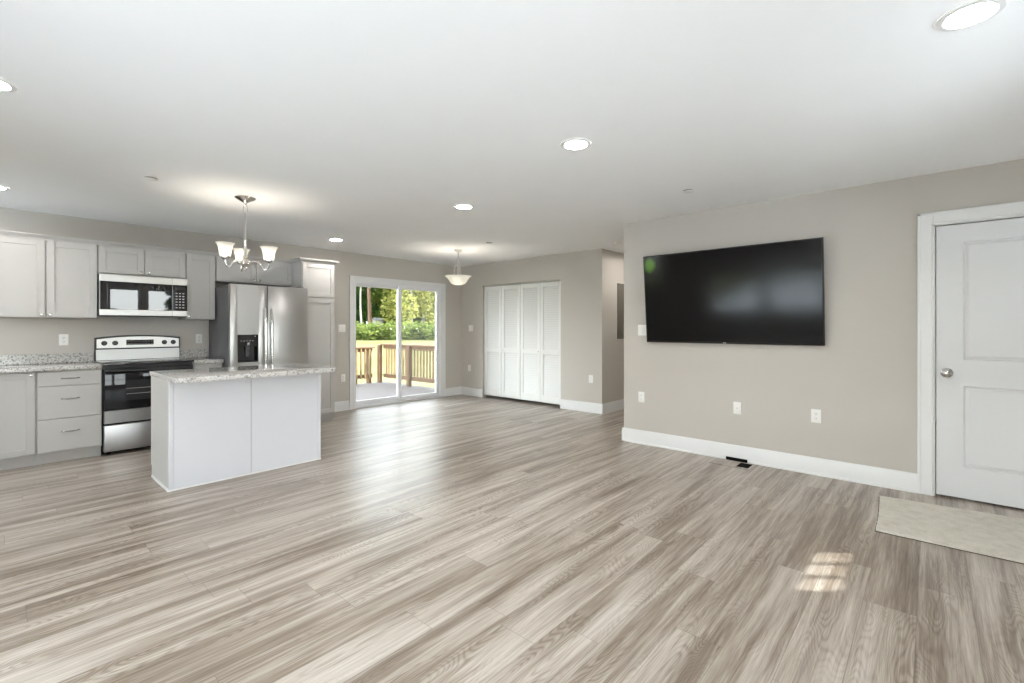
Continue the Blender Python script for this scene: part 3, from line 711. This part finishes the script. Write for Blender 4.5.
b = B().box(2.062, 2.074, FYF-0.0028, FYF-0.0018, 1.165, 1.180)
for i in range(5): b.box(1.912+i*0.031, 1.926+i*0.031, FYF-0.0028, FYF-0.0018, 1.118, 1.123)
b.box(1.985, 2.008, FYF-0.0028, FYF-0.0018, 1.075, 1.098)
b.build('button_print', 'mark', fd)
rd = B().box(xs+0.004, FX1, FYF, y1, 0.095, 1.772, 0.006, 2).build('refrigerator_door', 'steel', fr)
for x, p in ((xs-0.036, fd), (xs+0.036, rd)):
    pts = []
    for i in range(21):
        t = i/20; z = 0.52+t*0.98; pts.append((x, FYF-0.012-0.042*min(1, 6*min(t, 1-t)+0.02), z))
    b = B().tube(pts, 0.0155, 12)
    b.build('handle', 'chrome', p)
for x in (FX0+0.07, FX1-0.07): B().box(x-0.035, x+0.035, FYF+0.03, FYF+0.12, 1.7725, 1.785, 0.004, 1).build('hinge_cover', 'darkside', fr)
for x in (FX0+0.06, FX1-0.06):
    for y in (FYF+0.13, 6.62): B().lathe([(0.0, 0), (0.02, 0), (0.02, 0.021), (0, 0.021)], (x, y, 0), 10).build('foot', 'black', fr)

# ------------------------------------------------------------------ television (tilted down on a bracket)
tv = thing('television', 'large black flat television tilted on the greige wall', 'television', (XT-0.062, 1.4785, 1.1175))
TW, TH = 0.8045, 0.913
B().box(-0.004, 0.030, -TW, TW, 0, TH, 0.004, 2).build('case', 'tvbezel', tv, None) if False else None
def local_build(b, name, mat, parent):
    o = b.build(name, mat, None, (0, 0, 0)); o.parent = parent; return o
local_build(B().box(0.000, 0.030, -TW, TW, 0, TH, 0.004, 2), 'case', 'tvbezel', tv)
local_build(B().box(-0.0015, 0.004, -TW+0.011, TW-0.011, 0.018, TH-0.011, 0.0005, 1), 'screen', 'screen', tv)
local_build(B().box(0.030, 0.042, -0.45, 0.45, 0.14, 0.62, 0.005, 2), 'back_cover', 'tvbezel', tv)
lg = local_build(B().lathe([(0.0, 0), (0.006, 0), (0.006, 0.002), (0.0, 0.002)], (-0.0005, 0.012, 0.009), 14, 'x', -1).box(-0.0025, -0.0005, -0.010, 0.003, 0.005, 0.013), 'logo', 'mark', tv)
tag(lg, 'small pale maker mark')
tv.rotation_euler = (0, -math.asin(0.085/TH), 0)
br = thing('tilt_bracket', 'black tilting wall bracket behind the television', 'bracket', (XT, 1.4785, 1.45))
b = B().box(XT-0.012, XT-0.0005, 1.20, 1.76, 1.40, 1.60, 0.002, 1)
b.build('wall_plate', 'black', br)
for y in (1.28, 1.66): B().box(XT-0.030, XT-0.012, y, y+0.03, 1.42, 1.50, 0.002, 1).build('arm', 'black', br)

# ------------------------------------------------------------------ wall plates
def outlet():
    o = thing('wall_outlet', '', 'outlet')
    B().box(-0.036, 0.036, -0.006, 0, -0.058, 0.058, 0.003, 2).build('plate', 'plastic', o)
    for z in (-0.021, 0.021):
        r = B().lathe([(0.0, 0), (0.0165, 0), (0.0165, 0.0022), (0.0, 0.0022)], (0, -0.006, z), 18, 'y', -1).build('receptacle', 'plastic', o)
        B().box(-0.0075, -0.0050, -0.0088, -0.0080, z-0.002, z+0.007).box(0.0050, 0.0075, -0.0088, -0.0080, z-0.002, z+0.007).lathe([(0, 0), (0.0026, 0), (0.0026, 0.0008), (0, 0.0008)], (0, -0.0080, z-0.0085), 8, 'y', -1).build('slots', 'slot', r)
    B().lathe([(0, 0), (0.003, 0), (0.003, 0.0012), (0, 0.0012)], (0, -0.006, 0), 8, 'y', -1).build('screw', 'nickel', o)
    return o
def switch(n):
    o = thing('light_switch', '', 'light switch'); w = 0.036+0.023*(n-1)
    B().box(-w, w, -0.006, 0, -0.058, 0.058, 0.003, 2).build('plate', 'plastic', o)
    for k in range(n):
        x = (k-(n-1)/2)*0.046
        B().box(x-0.0165, x+0.0165, -0.0068, -0.006, -0.034, 0.034, 0.0005, 1).prism([(-0.0068, -0.030), (-0.0115, -0.030), (-0.0075, 0.030), (-0.0068, 0.030)], 0, x-0.014, x+0.014).build('rocker', 'plastic', o)
    return o
ol = [((XT, 2.373, 0.511), -90, 'white wall outlet near the hallway end of the television wall'),
      ((XT, 0.747, 0.508), -90, 'white wall outlet right of centre below the television'),
      ((3.606, YK, 0.501), 0, 'white wall outlet low beside the pantry and patio door'),
      ((XC, 6.483, 0.513), -90, 'white wall outlet low between the patio door and closet'),
      ((XC, 3.812, 0.502), -90, 'white wall outlet at the hallway corner right of the closet'),
      ((0.505, YK, 1.147), 0, 'white outlet above the counter left of the stove'),
      ((1.712, YK, 1.137), 0, 'white outlet above the small counter by the refrigerator')]
first = outlet()
for i, (p, r, lb) in enumerate(ol):
    o = first if i == 0 else copy_tree(first)
    o.location = p; o.rotation_euler = (0, 0, radians(r)); o['label'] = lb; o['group'] = 'white outlets on the walls'
s1 = switch(2); s1.location = (XC, 6.442, 1.262); s1.rotation_euler = (0, 0, -pi/2); s1['label'] = 'white double light switch on the wall left of the closet'
s2 = copy_tree(s1); s2.location = (3.585, YK, 1.262); s2.rotation_euler = (0, 0, 0); s2['label'] = 'white double light switch left of the patio door'
s3 = copy_tree(s1); s3.location = (XT, 2.352, 1.245); s3['label'] = 'white double light switch at the lower left of the television'
for s in (s1, s2, s3): s['group'] = 'white light switches on the walls'
cxp = thing('cable_outlet', 'white cable plate with dark centre jack below the television', 'outlet', (XT, 1.385, 0.504))
cxp.rotation_euler = (0, 0, -pi/2)
local_build(B().box(-0.036, 0.036, -0.006, 0, -0.058, 0.058, 0.003, 2), 'plate', 'plastic', cxp)
local_build(B().lathe([(0, 0), (0.007, 0), (0.007, 0.006), (0.004, 0.006), (0.004, 0.010), (0, 0.010)], (0, -0.006, 0), 12, 'y', -1), 'jack', 'nickel', cxp)
# electric panel in the hallway
ep = thing('electric_panel', 'dark grey electric panel on the hallway wall', 'electric panel', (6.655, Y1, 1.10))
B().box(6.467, 6.842, Y1-0.012, Y1-0.0005, 1.100, 1.962, 0.003, 1).build('cover', 'panelgrey', ep)
hd = B().box(6.497, 6.812, Y1-0.018, Y1-0.012, 1.20, 1.86, 0.002, 1).build('door', 'panelgrey', ep)
B().box(6.78, 6.80, Y1-0.023, Y1-0.018, 1.50, 1.56, 0.001, 1).build('latch', 'black', hd)

# ------------------------------------------------------------------ floor register and rug
fv = thing('floor_vent', 'open floor register with dark slots at the baseboard', 'floor vent', (4.67, 1.39, 0))
b = B().box(4.52, 4.735, 1.215, 1.560, 0.0, 0.004, 0.0015, 1); b.build('plate', 'floor', fv)
B().box(4.555, 4.705, 1.235, 1.335, 0.0042, 0.0052).build('slot', 'hole', fv)
B().box(4.736, 4.7485, 1.290, 1.480, 0.0002, 0.032, 0.001, 1).build('back_flap', 'hole', fv)
rg = thing('rug', 'cream low pile rug runner in front of the panel door', 'rug', (4.1, -0.4, 0))
pts = [(4.452, 0.292), (3.690, 0.262), (3.735, -1.12), (4.62, -1.12)]
def rug_outline(n=26, jit=0.0015):
    o = []
    for i in range(4):
        p, q = Vector(pts[i]), Vector(pts[(i+1) % 4])
        for k in range(n):
            v = p.lerp(q, k/n); nrm = Vector((-(q-p).y, (q-p).x)).normalized()
            o.append(v+nrm*random.uniform(-jit, jit)+nrm*0.006*sin(pi*k/n)*(1 if i == 0 else 0))
    return [tuple(v) for v in o]
ro = rug_outline()
B().prism(ro, 2, 0.0045, 0.014).build('pile', 'rug', rg)
cxr = Vector((4.12, -0.42))
B().prism([tuple(cxr+(Vector(p)-cxr)*1.006) for p in ro], 2, 0.0002, 0.0045).build('backing', 'rugback', rg)

# ------------------------------------------------------------------ ceiling fixtures
def can(loc):
    o = thing('recessed_light', '', 'recessed light', loc)
    x, y, z = loc
    B().shell([(0.096, -0.001), (0.094, -0.006), (0.076, -0.009), (0.070, -0.004), (0.070, -0.001)], loc, 40, None, 0.002).build('trim_ring', 'trim', o)
    B().lathe([(0.0, -0.0045), (0.0705, -0.0045), (0.0705, -0.001), (0.0, -0.001)], loc, 36).build('lens', 'lens', o)
    return o
cl = [((2.435, -0.105, CZ), 'large round recessed ceiling light at the upper right corner'),
      ((2.486, 1.685, CZ), 'round recessed ceiling light above the centre of the room'),
      ((3.046, 3.356, CZ), 'round recessed ceiling light between the pendant and the room centre'),
      ((3.053, 5.873, CZ), 'round recessed ceiling light over the pantry cabinet'),
      ((-0.008, 3.325, CZ), 'round recessed ceiling light cut by the left edge, upper of two'),
      ((0.012, 5.775, CZ), 'round recessed ceiling light above the left wall cabinet'),
      ((0.020, 1.685, CZ), 'round recessed ceiling light above the camera'),
      ((0.020, -0.105, CZ), 'round recessed ceiling light behind the camera'),
      ((6.45, 3.08, CZ), 'round recessed ceiling light inside the hallway')]
f0 = can(cl[0][0])
for i, (p, lb) in enumerate(cl):
    o = f0 if i == 0 else copy_tree(f0)
    o.location = p; o['label'] = lb; o['group'] = 'recessed ceiling lights'
def cover(loc):
    o = thing('sprinkler_cover', '', 'sprinkler cover', loc)
    B().lathe([(0.0, -0.014), (0.036, -0.014), (0.045, -0.012), (0.046, -0.009), (0.0, -0.009)], loc, 28).build('cap', 'trim', o)
    B().lathe([(0.0, -0.009), (0.036, -0.009), (0.040, 0.0), (0.0, 0.0)], loc, 24).build('collar', 'capcollar', o)
    return o
sp = [((0.835, 4.535, CZ), 'small round white sprinkler cap on the ceiling left of the chandelier'),
      ((3.965, 1.546, CZ), 'small round white sprinkler cap on the ceiling above the television'),
      ((4.562, 4.519, CZ), 'small round white sprinkler cap on the ceiling right of the pendant')]
f1 = cover(sp[0][0])
for i, (p, lb) in enumerate(sp):
    o = f1 if i == 0 else copy_tree(f1)
    o.location = p; o['label'] = lb; o['group'] = 'sprinkler caps on the ceiling'
sm = thing('smoke_detector', 'white smoke detector on the hallway ceiling', 'smoke detector', (5.72, 3.20, CZ))
B().lathe([(0.0, 0.0), (0.068, 0.0), (0.068, -0.010), (0.0, -0.010)], (5.72, 3.20, CZ), 28).build('base', 'plastic', sm)
B().lathe([(0.0, -0.010), (0.060, -0.010), (0.062, -0.026), (0.050, -0.038), (0.0, -0.040)], (5.72, 3.20, CZ), 28).build('cover', 'plastic', sm)

# chandelier over the island
CX, CYc = 1.523, 4.577
ch = thing('chandelier', 'nickel three arm chandelier with white glass shades over the island', 'chandelier', (CX, CYc, CZ))
c0 = (CX, CYc, 0)
B().lathe([(0.0, CZ), (0.084, CZ), (0.086, CZ-0.008), (0.070, CZ-0.020), (0.040, CZ-0.036), (0.014, CZ-0.050), (0.010, CZ-0.062), (0.0, CZ-0.064)], c0, 32).build('canopy', 'chrome', ch)
cr, cu_ = (sin(YAW), -cos(YAW)), (cos(YAW), sin(YAW))     # room directions used for the arms' bearings
B().tube([(CX+0.020*cos(a)*sin(YAW), CYc-0.020*cos(a)*cos(YAW), 2.333+0.040*sin(a)) for a in [2*pi*k/24 for k in range(24)]], 0.003, 8, True).build('loop', 'chrome', ch)
B().lathe([(0.0, 2.300), (0.006, 2.298), (0.007, 2.28), (0.009, 2.20), (0.010, 2.08), (0.016, 2.07), (0.016, 2.05), (0.013, 2.04), (0.014, 1.93), (0.020, 1.90), (0.012, 1.885), (0.0, 1.885)], c0, 20).build('stem', 'chrome', ch)
B().lathe([(0.0, 1.890), (0.022, 1.886), (0.034, 1.865), (0.036, 1.845), (0.026, 1.825), (0.012, 1.812), (0.016, 1.800), (0.012, 1.786), (0.0, 1.780)], c0, 24).build('hub', 'chrome', ch)
AX = YAW+radians(29.7); cr, cu_ = (sin(AX), -cos(AX)), (cos(AX), sin(AX))
for k, az in enumerate((-20, 100, 220)):
    a = radians(az); dx = cr[0]*cos(a)+cu_[0]*sin(a); dy = cr[1]*cos(a)+cu_[1]*sin(a); R = 0.196
    P = lambda r, z: (CX+dx*r, CYc+dy*r, z)
    ctrl = [(0.030, 1.850), (0.065, 1.866), (0.094, 1.864), (0.122, 1.850), (0.138, 1.826), (0.150, 1.803), (0.170, 1.795), (0.190, 1.810), (0.196, 1.838), (0.196, 1.862)]
    arm = B().tube([P(r, z) for r, z in ctrl], 0.0065, 10).build('arm', 'chrome', ch)
    c = P(R, 0)
    B().lathe([(0.0, 1.855), (0.012, 1.856), (0.034, 1.872), (0.036, 1.884), (0.030, 1.886), (0.0, 1.886)], (c[0], c[1], 0), 20).build('socket', 'chrome', arm)
    B().shell([(0.040, 1.884), (0.044, 1.902), (0.047, 1.927), (0.051, 1.951), (0.058, 1.974), (0.067, 1.991), (0.074, 1.999)], (c[0], c[1], 0), 36, None, 0.004).build('lamp_shade', 'shade', arm)
    B().lathe([(0.010, 1.886), (0.012, 1.90), (0.024, 1.925), (0.024, 1.945), (0.014, 1.962), (0.0, 1.966)], (c[0], c[1], 0), 16).build('bulb', 'bulb', arm)
# pendant in the dining corner
PX, PY = 4.693, 5.298
pd = thing('pendant_light', 'white glass bowl pendant hanging in the dining corner', 'pendant light', (PX, PY, CZ)); c0 = (PX, PY, 0)
B().lathe([(0.0, CZ), (0.062, CZ), (0.062, CZ-0.010), (0.040, CZ-0.024), (0.010, CZ-0.030), (0.0, CZ-0.030)], c0, 28).build('canopy', 'nickel', pd)
B().lathe([(0.0, CZ-0.028), (0.007, CZ-0.03), (0.007, 2.315), (0.0, 2.315)], c0, 12).build('stem', 'nickel', pd)
B().tube([(PX+0.024*cos(a)*sin(YAW), PY-0.024*cos(a)*cos(YAW), 2.288+0.03*sin(a)) for a in [2*pi*k/20 for k in range(20)]], 0.0035, 8, True).build('loop', 'nickel', pd)
for k in range(3):
    a = 2*pi*k/3+0.35
    B().tube([(PX+r*cos(a), PY+r*sin(a), z) for r, z in ((0.010, 2.262), (0.020, 2.238), (0.048, 2.19), (0.062, 2.13), (0.068, 2.06), (0.070, 1.985))], 0.0055, 8).build('rod', 'nickel', pd)
wv = lambda r, h, a: (r*(1+0.035*cos(6*a)*max(0, (r-0.12)/0.08)), h)
B().shell([(0.004, 1.915), (0.055, 1.917), (0.095, 1.930), (0.122, 1.955), (0.142, 1.990), (0.165, 2.020), (0.190, 2.040), (0.205, 2.047)], c0, 60, wv, 0.004).build('bowl_shade', 'shade', pd)
B().lathe([(0.0, 2.262), (0.010, 2.26), (0.014, 2.03), (0.022, 2.02), (0.022, 1.99), (0.0, 1.99)], c0, 14).build('socket', 'nickel', pd)
for k in range(2):
    a = pi*k+0.9
    B().lathe([(0.008, 1.985), (0.022, 1.975), (0.022, 1.958), (0.0, 1.948)], (PX+0.06*cos(a), PY+0.06*sin(a), 0), 12).build('bulb', 'pbulb', pd)

# ------------------------------------------------------------------ outside: deck, railings, lawn, trees
structure(B().box(2.0, 6.75, YK+T+0.03, 10.45, -0.20, -0.10), 'floor_deck', 'deck', 'weathered grey deck boards outside the patio door', 'deck')
def railing(label, p, q, zt, posts, sp=0.115, cap=True):
    p, q = Vector(p), Vector(q); L = (q-p).length; d = (q-p)/L; n = Vector((-d.y, d.x))
    r = thing('deck_railing', label, 'railing', (p.x, p.y, -0.10))
    def bar(t0, t1, w0, w1, z0, z1, name, mat):
        b = B(); A = p+d*t0; C = p+d*t1
        b.prism([tuple(A+n*w0), tuple(C+n*w0), tuple(C+n*w1), tuple(A+n*w1)], 2, z0, z1); return b.build(name, mat, r)
    bar(-0.05, L+0.05, -0.065, 0.075, zt-0.035, zt, 'cap_rail', 'railwood')
    bar(0, L, -0.020, 0.018, zt-0.125, zt-0.036, 'top_rail', 'railwood')
    bar(0, L, -0.020, 0.018, 0.035, 0.125, 'bottom_rail', 'railwood')
    for t in posts: bar(t-0.045, t+0.045, 0.019, 0.109, -0.099, zt-0.036, 'post', 'railwood')
    t = 0.07
    while t < L-0.03:
        bar(t-0.019, t+0.019, -0.056, -0.021, 0.02, zt-0.05, 'baluster', 'baluster'); t += sp
    return r
railing('brown wooden deck railing running along the right side of the deck', (6.60, YK+T+0.15), (6.60, 10.25), 0.875, (0.10, 2.10, 3.33))
railing('lower wooden deck railing at the far left end of the deck', (4.9, 10.36), (6.33, 10.36), 0.80, (0.05, 1.0, 1.38))
def gz(x, y):
    d = 0.744*x+0.668*y
    return -0.55 if d < 13 else -0.55+(min(d, 44)-13)/31*1.02
b = B(); bm = b.bm; N = 40
xs_ = [-60+i*3.5 for i in range(N+1)]; ys_ = [-60+i*3.5 for i in range(N+1)]
vv = [[bm.verts.new((x, y, gz(x, y))) for y in ys_] for x in xs_]
for i in range(N):
    for j in range(N):
        bm.faces.new((vv[i][j], vv[i+1][j], vv[i+1][j+1], vv[i][j+1]))
tag(b.build('lawn', 'lawn'), 'sunlit yellow green lawn beyond the deck', 'lawn', kind='structure')
M['concrete'] = paint('pale_concrete', (0.80, 0.80, 0.80, 1), 0.9, 0.1, 0.1, 40.0)
structure(B().box(-16, 9, -17, YF-T-0.02, -0.62, -0.30).box(-16, XL-T-0.02, YF-T-0.02, 6.0, -0.62, -0.30), 'pavement_reflector', 'concrete', 'added pale concrete driveway wrapping the front corner of the house', 'reflector')  # unseen slab added to bounce daylight through the windows onto the ceiling
def leaves(b, c, rad, n, size, rng):
    bm = b.bm
    for _ in range(n):
        while True:
            p = Vector((rng.uniform(-1, 1), rng.uniform(-1, 1), rng.uniform(-1, 1)))
            if 0.25 < p.length < 1: break
        p = Vector((p.x*rad[0], p.y*rad[1], p.z*rad[2]))+Vector(c)
        u = Vector((rng.gauss(0, 1), rng.gauss(0, 1), rng.gauss(0, 1))).normalized(); w = u.orthogonal().normalized(); s = size*rng.uniform(0.6, 1.3)
        bm.faces.new([bm.verts.new(p+u*s), bm.verts.new(p+w*s*0.5), bm.verts.new(p-u*s), bm.verts.new(p-w*s*0.5)])
def make_tree(name, label, h, tr, bark, leaf, blobs, seed, lean=0.0):
    rng = random.Random(seed); o = thing(name, label, 'tree', (0, 0, 0), 'trees beyond the lawn')
    pts = [(lean*(z/h)**1.3*h+0.12*sin(z*0.7+seed), 0.10*cos(z*0.6+seed), z) for z in [h*i/9 for i in range(10)]]
    pts[0] = (pts[0][0], pts[0][1], -0.3)
    B().tube(pts, [tr*(1-0.75*i/9) for i in range(10)], 9).build('trunk', bark, o)
    bb = B()
    for k in range(7):
        z = h*rng.uniform(0.35, 0.9); a = rng.uniform(0, 2*pi); l = h*0.16
        x0 = lean*(z/h)**1.3*h
        bb.tube([(x0, 0, z), (x0+l*0.5*cos(a), l*0.5*sin(a), z+l*0.3), (x0+l*cos(a), l*sin(a), z+l*0.5)], [tr*0.35, tr*0.22, tr*0.08], 6)
    bb.build('branches', bark, o)
    cb = B()
    for (x, y, z, r, rz, n, s) in blobs(rng, h): leaves(cb, (x+lean*h*(max(z, 0)/h)**1.3, y, z), (r, r, rz), n, s, rng)
    cb.build('crown', leaf, o)
    return o
dense = lambda rng, h: [(rng.uniform(-0.75, 0.75), rng.uniform(-0.75, 0.75), h*rng.uniform(0.10, 0.98), 1.15, 0.9, 190, 0.21) for _ in range(26)]
tall = lambda rng, h: [(rng.uniform(-0.8, 0.8), rng.uniform(-0.8, 0.8), h*rng.uniform(0.50, 1.0), 1.0, 0.9, 170, 0.20) for _ in range(16)]
wispy = lambda rng, h: [(rng.uniform(-1.0, 1.0), rng.uniform(-1.0, 1.0), h*rng.uniform(0.16, 0.98), 0.8, 1.5, 130, 0.20) for _ in range(24)]
def at(u, d):
    t = (u-512)/467.864
    return d*(cos(YAW)+t*sin(YAW)), d*(sin(YAW)-t*cos(YAW))
protos = {'dense': make_tree('broadleaf_tree', '', 12.0, 0.20, 'bark', 'leafdark', dense, 3),
          'mid': make_tree('broadleaf_tree', '', 11.0, 0.17, 'bark', 'leafmid', dense, 5),
          'pine': make_tree('pine_tree', '', 14.0, 0.20, 'bark', 'leafdark', tall, 8),
          'pale': make_tree('birch_tree', '', 12.0, 0.10, 'palebark', 'leafmid', tall, 11, -0.02),
          'yellow': make_tree('birch_tree', '', 11.0, 0.17, 'palebark', 'leafyellow', wispy, 14, -0.03)}
used = set()
TL = [('pale', 361.5, 41.0, 1.0, 'slim pale trunked tree leftmost behind the patio glass'),
      ('pine', 368.8, 46.0, 1.05, 'tall pine with reddish trunk behind the left glass'),
      ('mid', 385.0, 52.0, 1.0, 'bright green leafy tree beside the door mullion'),
      ('yellow', 410.5, 42.0, 1.0, 'yellow green birch with a white trunk behind the right glass'),
      ('yellow', 399.0, 48.0, 1.05, 'yellow green birch just right of the door mullion'),
      ('yellow', 424.0, 47.0, 1.1, 'wispy yellow green tree near the right side of the glass'),
      ('yellow', 440.0, 43.0, 1.0, 'yellow green tree at the right edge of the glass'),
      ('dense', 352.0, 50.0, 1.1, 'dark dense tree farthest left behind the pale trunk'),
      ('dense', 373.0, 57.5, 1.15, 'dark dense tree behind the reddish pine'),
      ('mid', 408.0, 53.5, 1.15, 'green tree behind the white birch'),
      ('mid', 438.0, 53.5, 1.15, 'green tree in the rear row at the right'),
      ('dense', 396.0, 62.0, 1.2, 'dark dense tree behind the bright green leafy tree'),
      ('mid', 423.0, 61.0, 1.2, 'green tree in the rear row right of the birch'),
      ('dense', 355.0, 64.0, 1.25, 'dark tree deep in the woods at the left of the glass'),
      ('dense', 379.0, 70.0, 1.3, 'dark tree deep in the woods above the pale shed')]
rt = random.Random(4)
def plant(kind, x, y, s, lb, rz):
    o = protos[kind] if kind not in used else copy_tree(protos[kind]); used.add(kind)
    o.location = (x, y, gz(x, y)); o.scale = (s, s, s); o.rotation_euler = (0, 0, rz); o['label'] = lb
for kind, u, d, s, lb in TL:
    x, y = at(u, d); plant(kind, x, y, s, lb, rt.uniform(0, 6.28))
# trees on the street side and beside the kitchen window, seen only mirrored in the appliances
for kind, x, y, s, lb in (('mid', 5.2, -26, 0.27, 'green tree across the street mirrored in the microwave'), ('dense', 9.3, -30, 0.40, 'dark tree across the street mirrored in the microwave'),
                          ('mid', 2.0, -30, 0.3, 'small green tree across the street at the left'), ('mid', -9.5, 9.8, 0.62, 'green tree outside the kitchen side window')):
    plant(kind, x, y, s, lb, rt.uniform(0, 6.28))
# shrub belt along the edge of the woods
rs = random.Random(21); b = B()
for k in range(46):
    u = 335+k*2.6; d = rs.uniform(38.0, 40.0); x, y = at(u, d); z = gz(x, y)
    leaves(b, (x, y, z+0.55), (0.8, 0.8, rs.uniform(0.6, 1.1)), 170, 0.15, rs)
tag(b.build('undergrowth', 'shrub'), 'green undergrowth along the edge of the woods', 'undergrowth', kind='stuff')
sx, sy = at(377.5, 47.0); sz = gz(sx, sy)
sh = thing('garden_shed', 'small pale shed half hidden between the trees', 'shed', (sx, sy, sz))
B().box(sx-0.36, sx+0.36, sy-0.36, sy+0.36, sz-0.1, sz+1.55).build('walls', 'shedpaint', sh)
B().prism([(sy-0.45, sz+1.55), (sy+0.45, sz+1.55), (sy, sz+1.80)], 0, sx-0.45, sx+0.45).build('roof', 'shingle', sh)
B().box(sx-0.25, sx+0.15, sy-0.38, sy-0.36, sz, sz+1.2).build('door', 'darkside', sh)
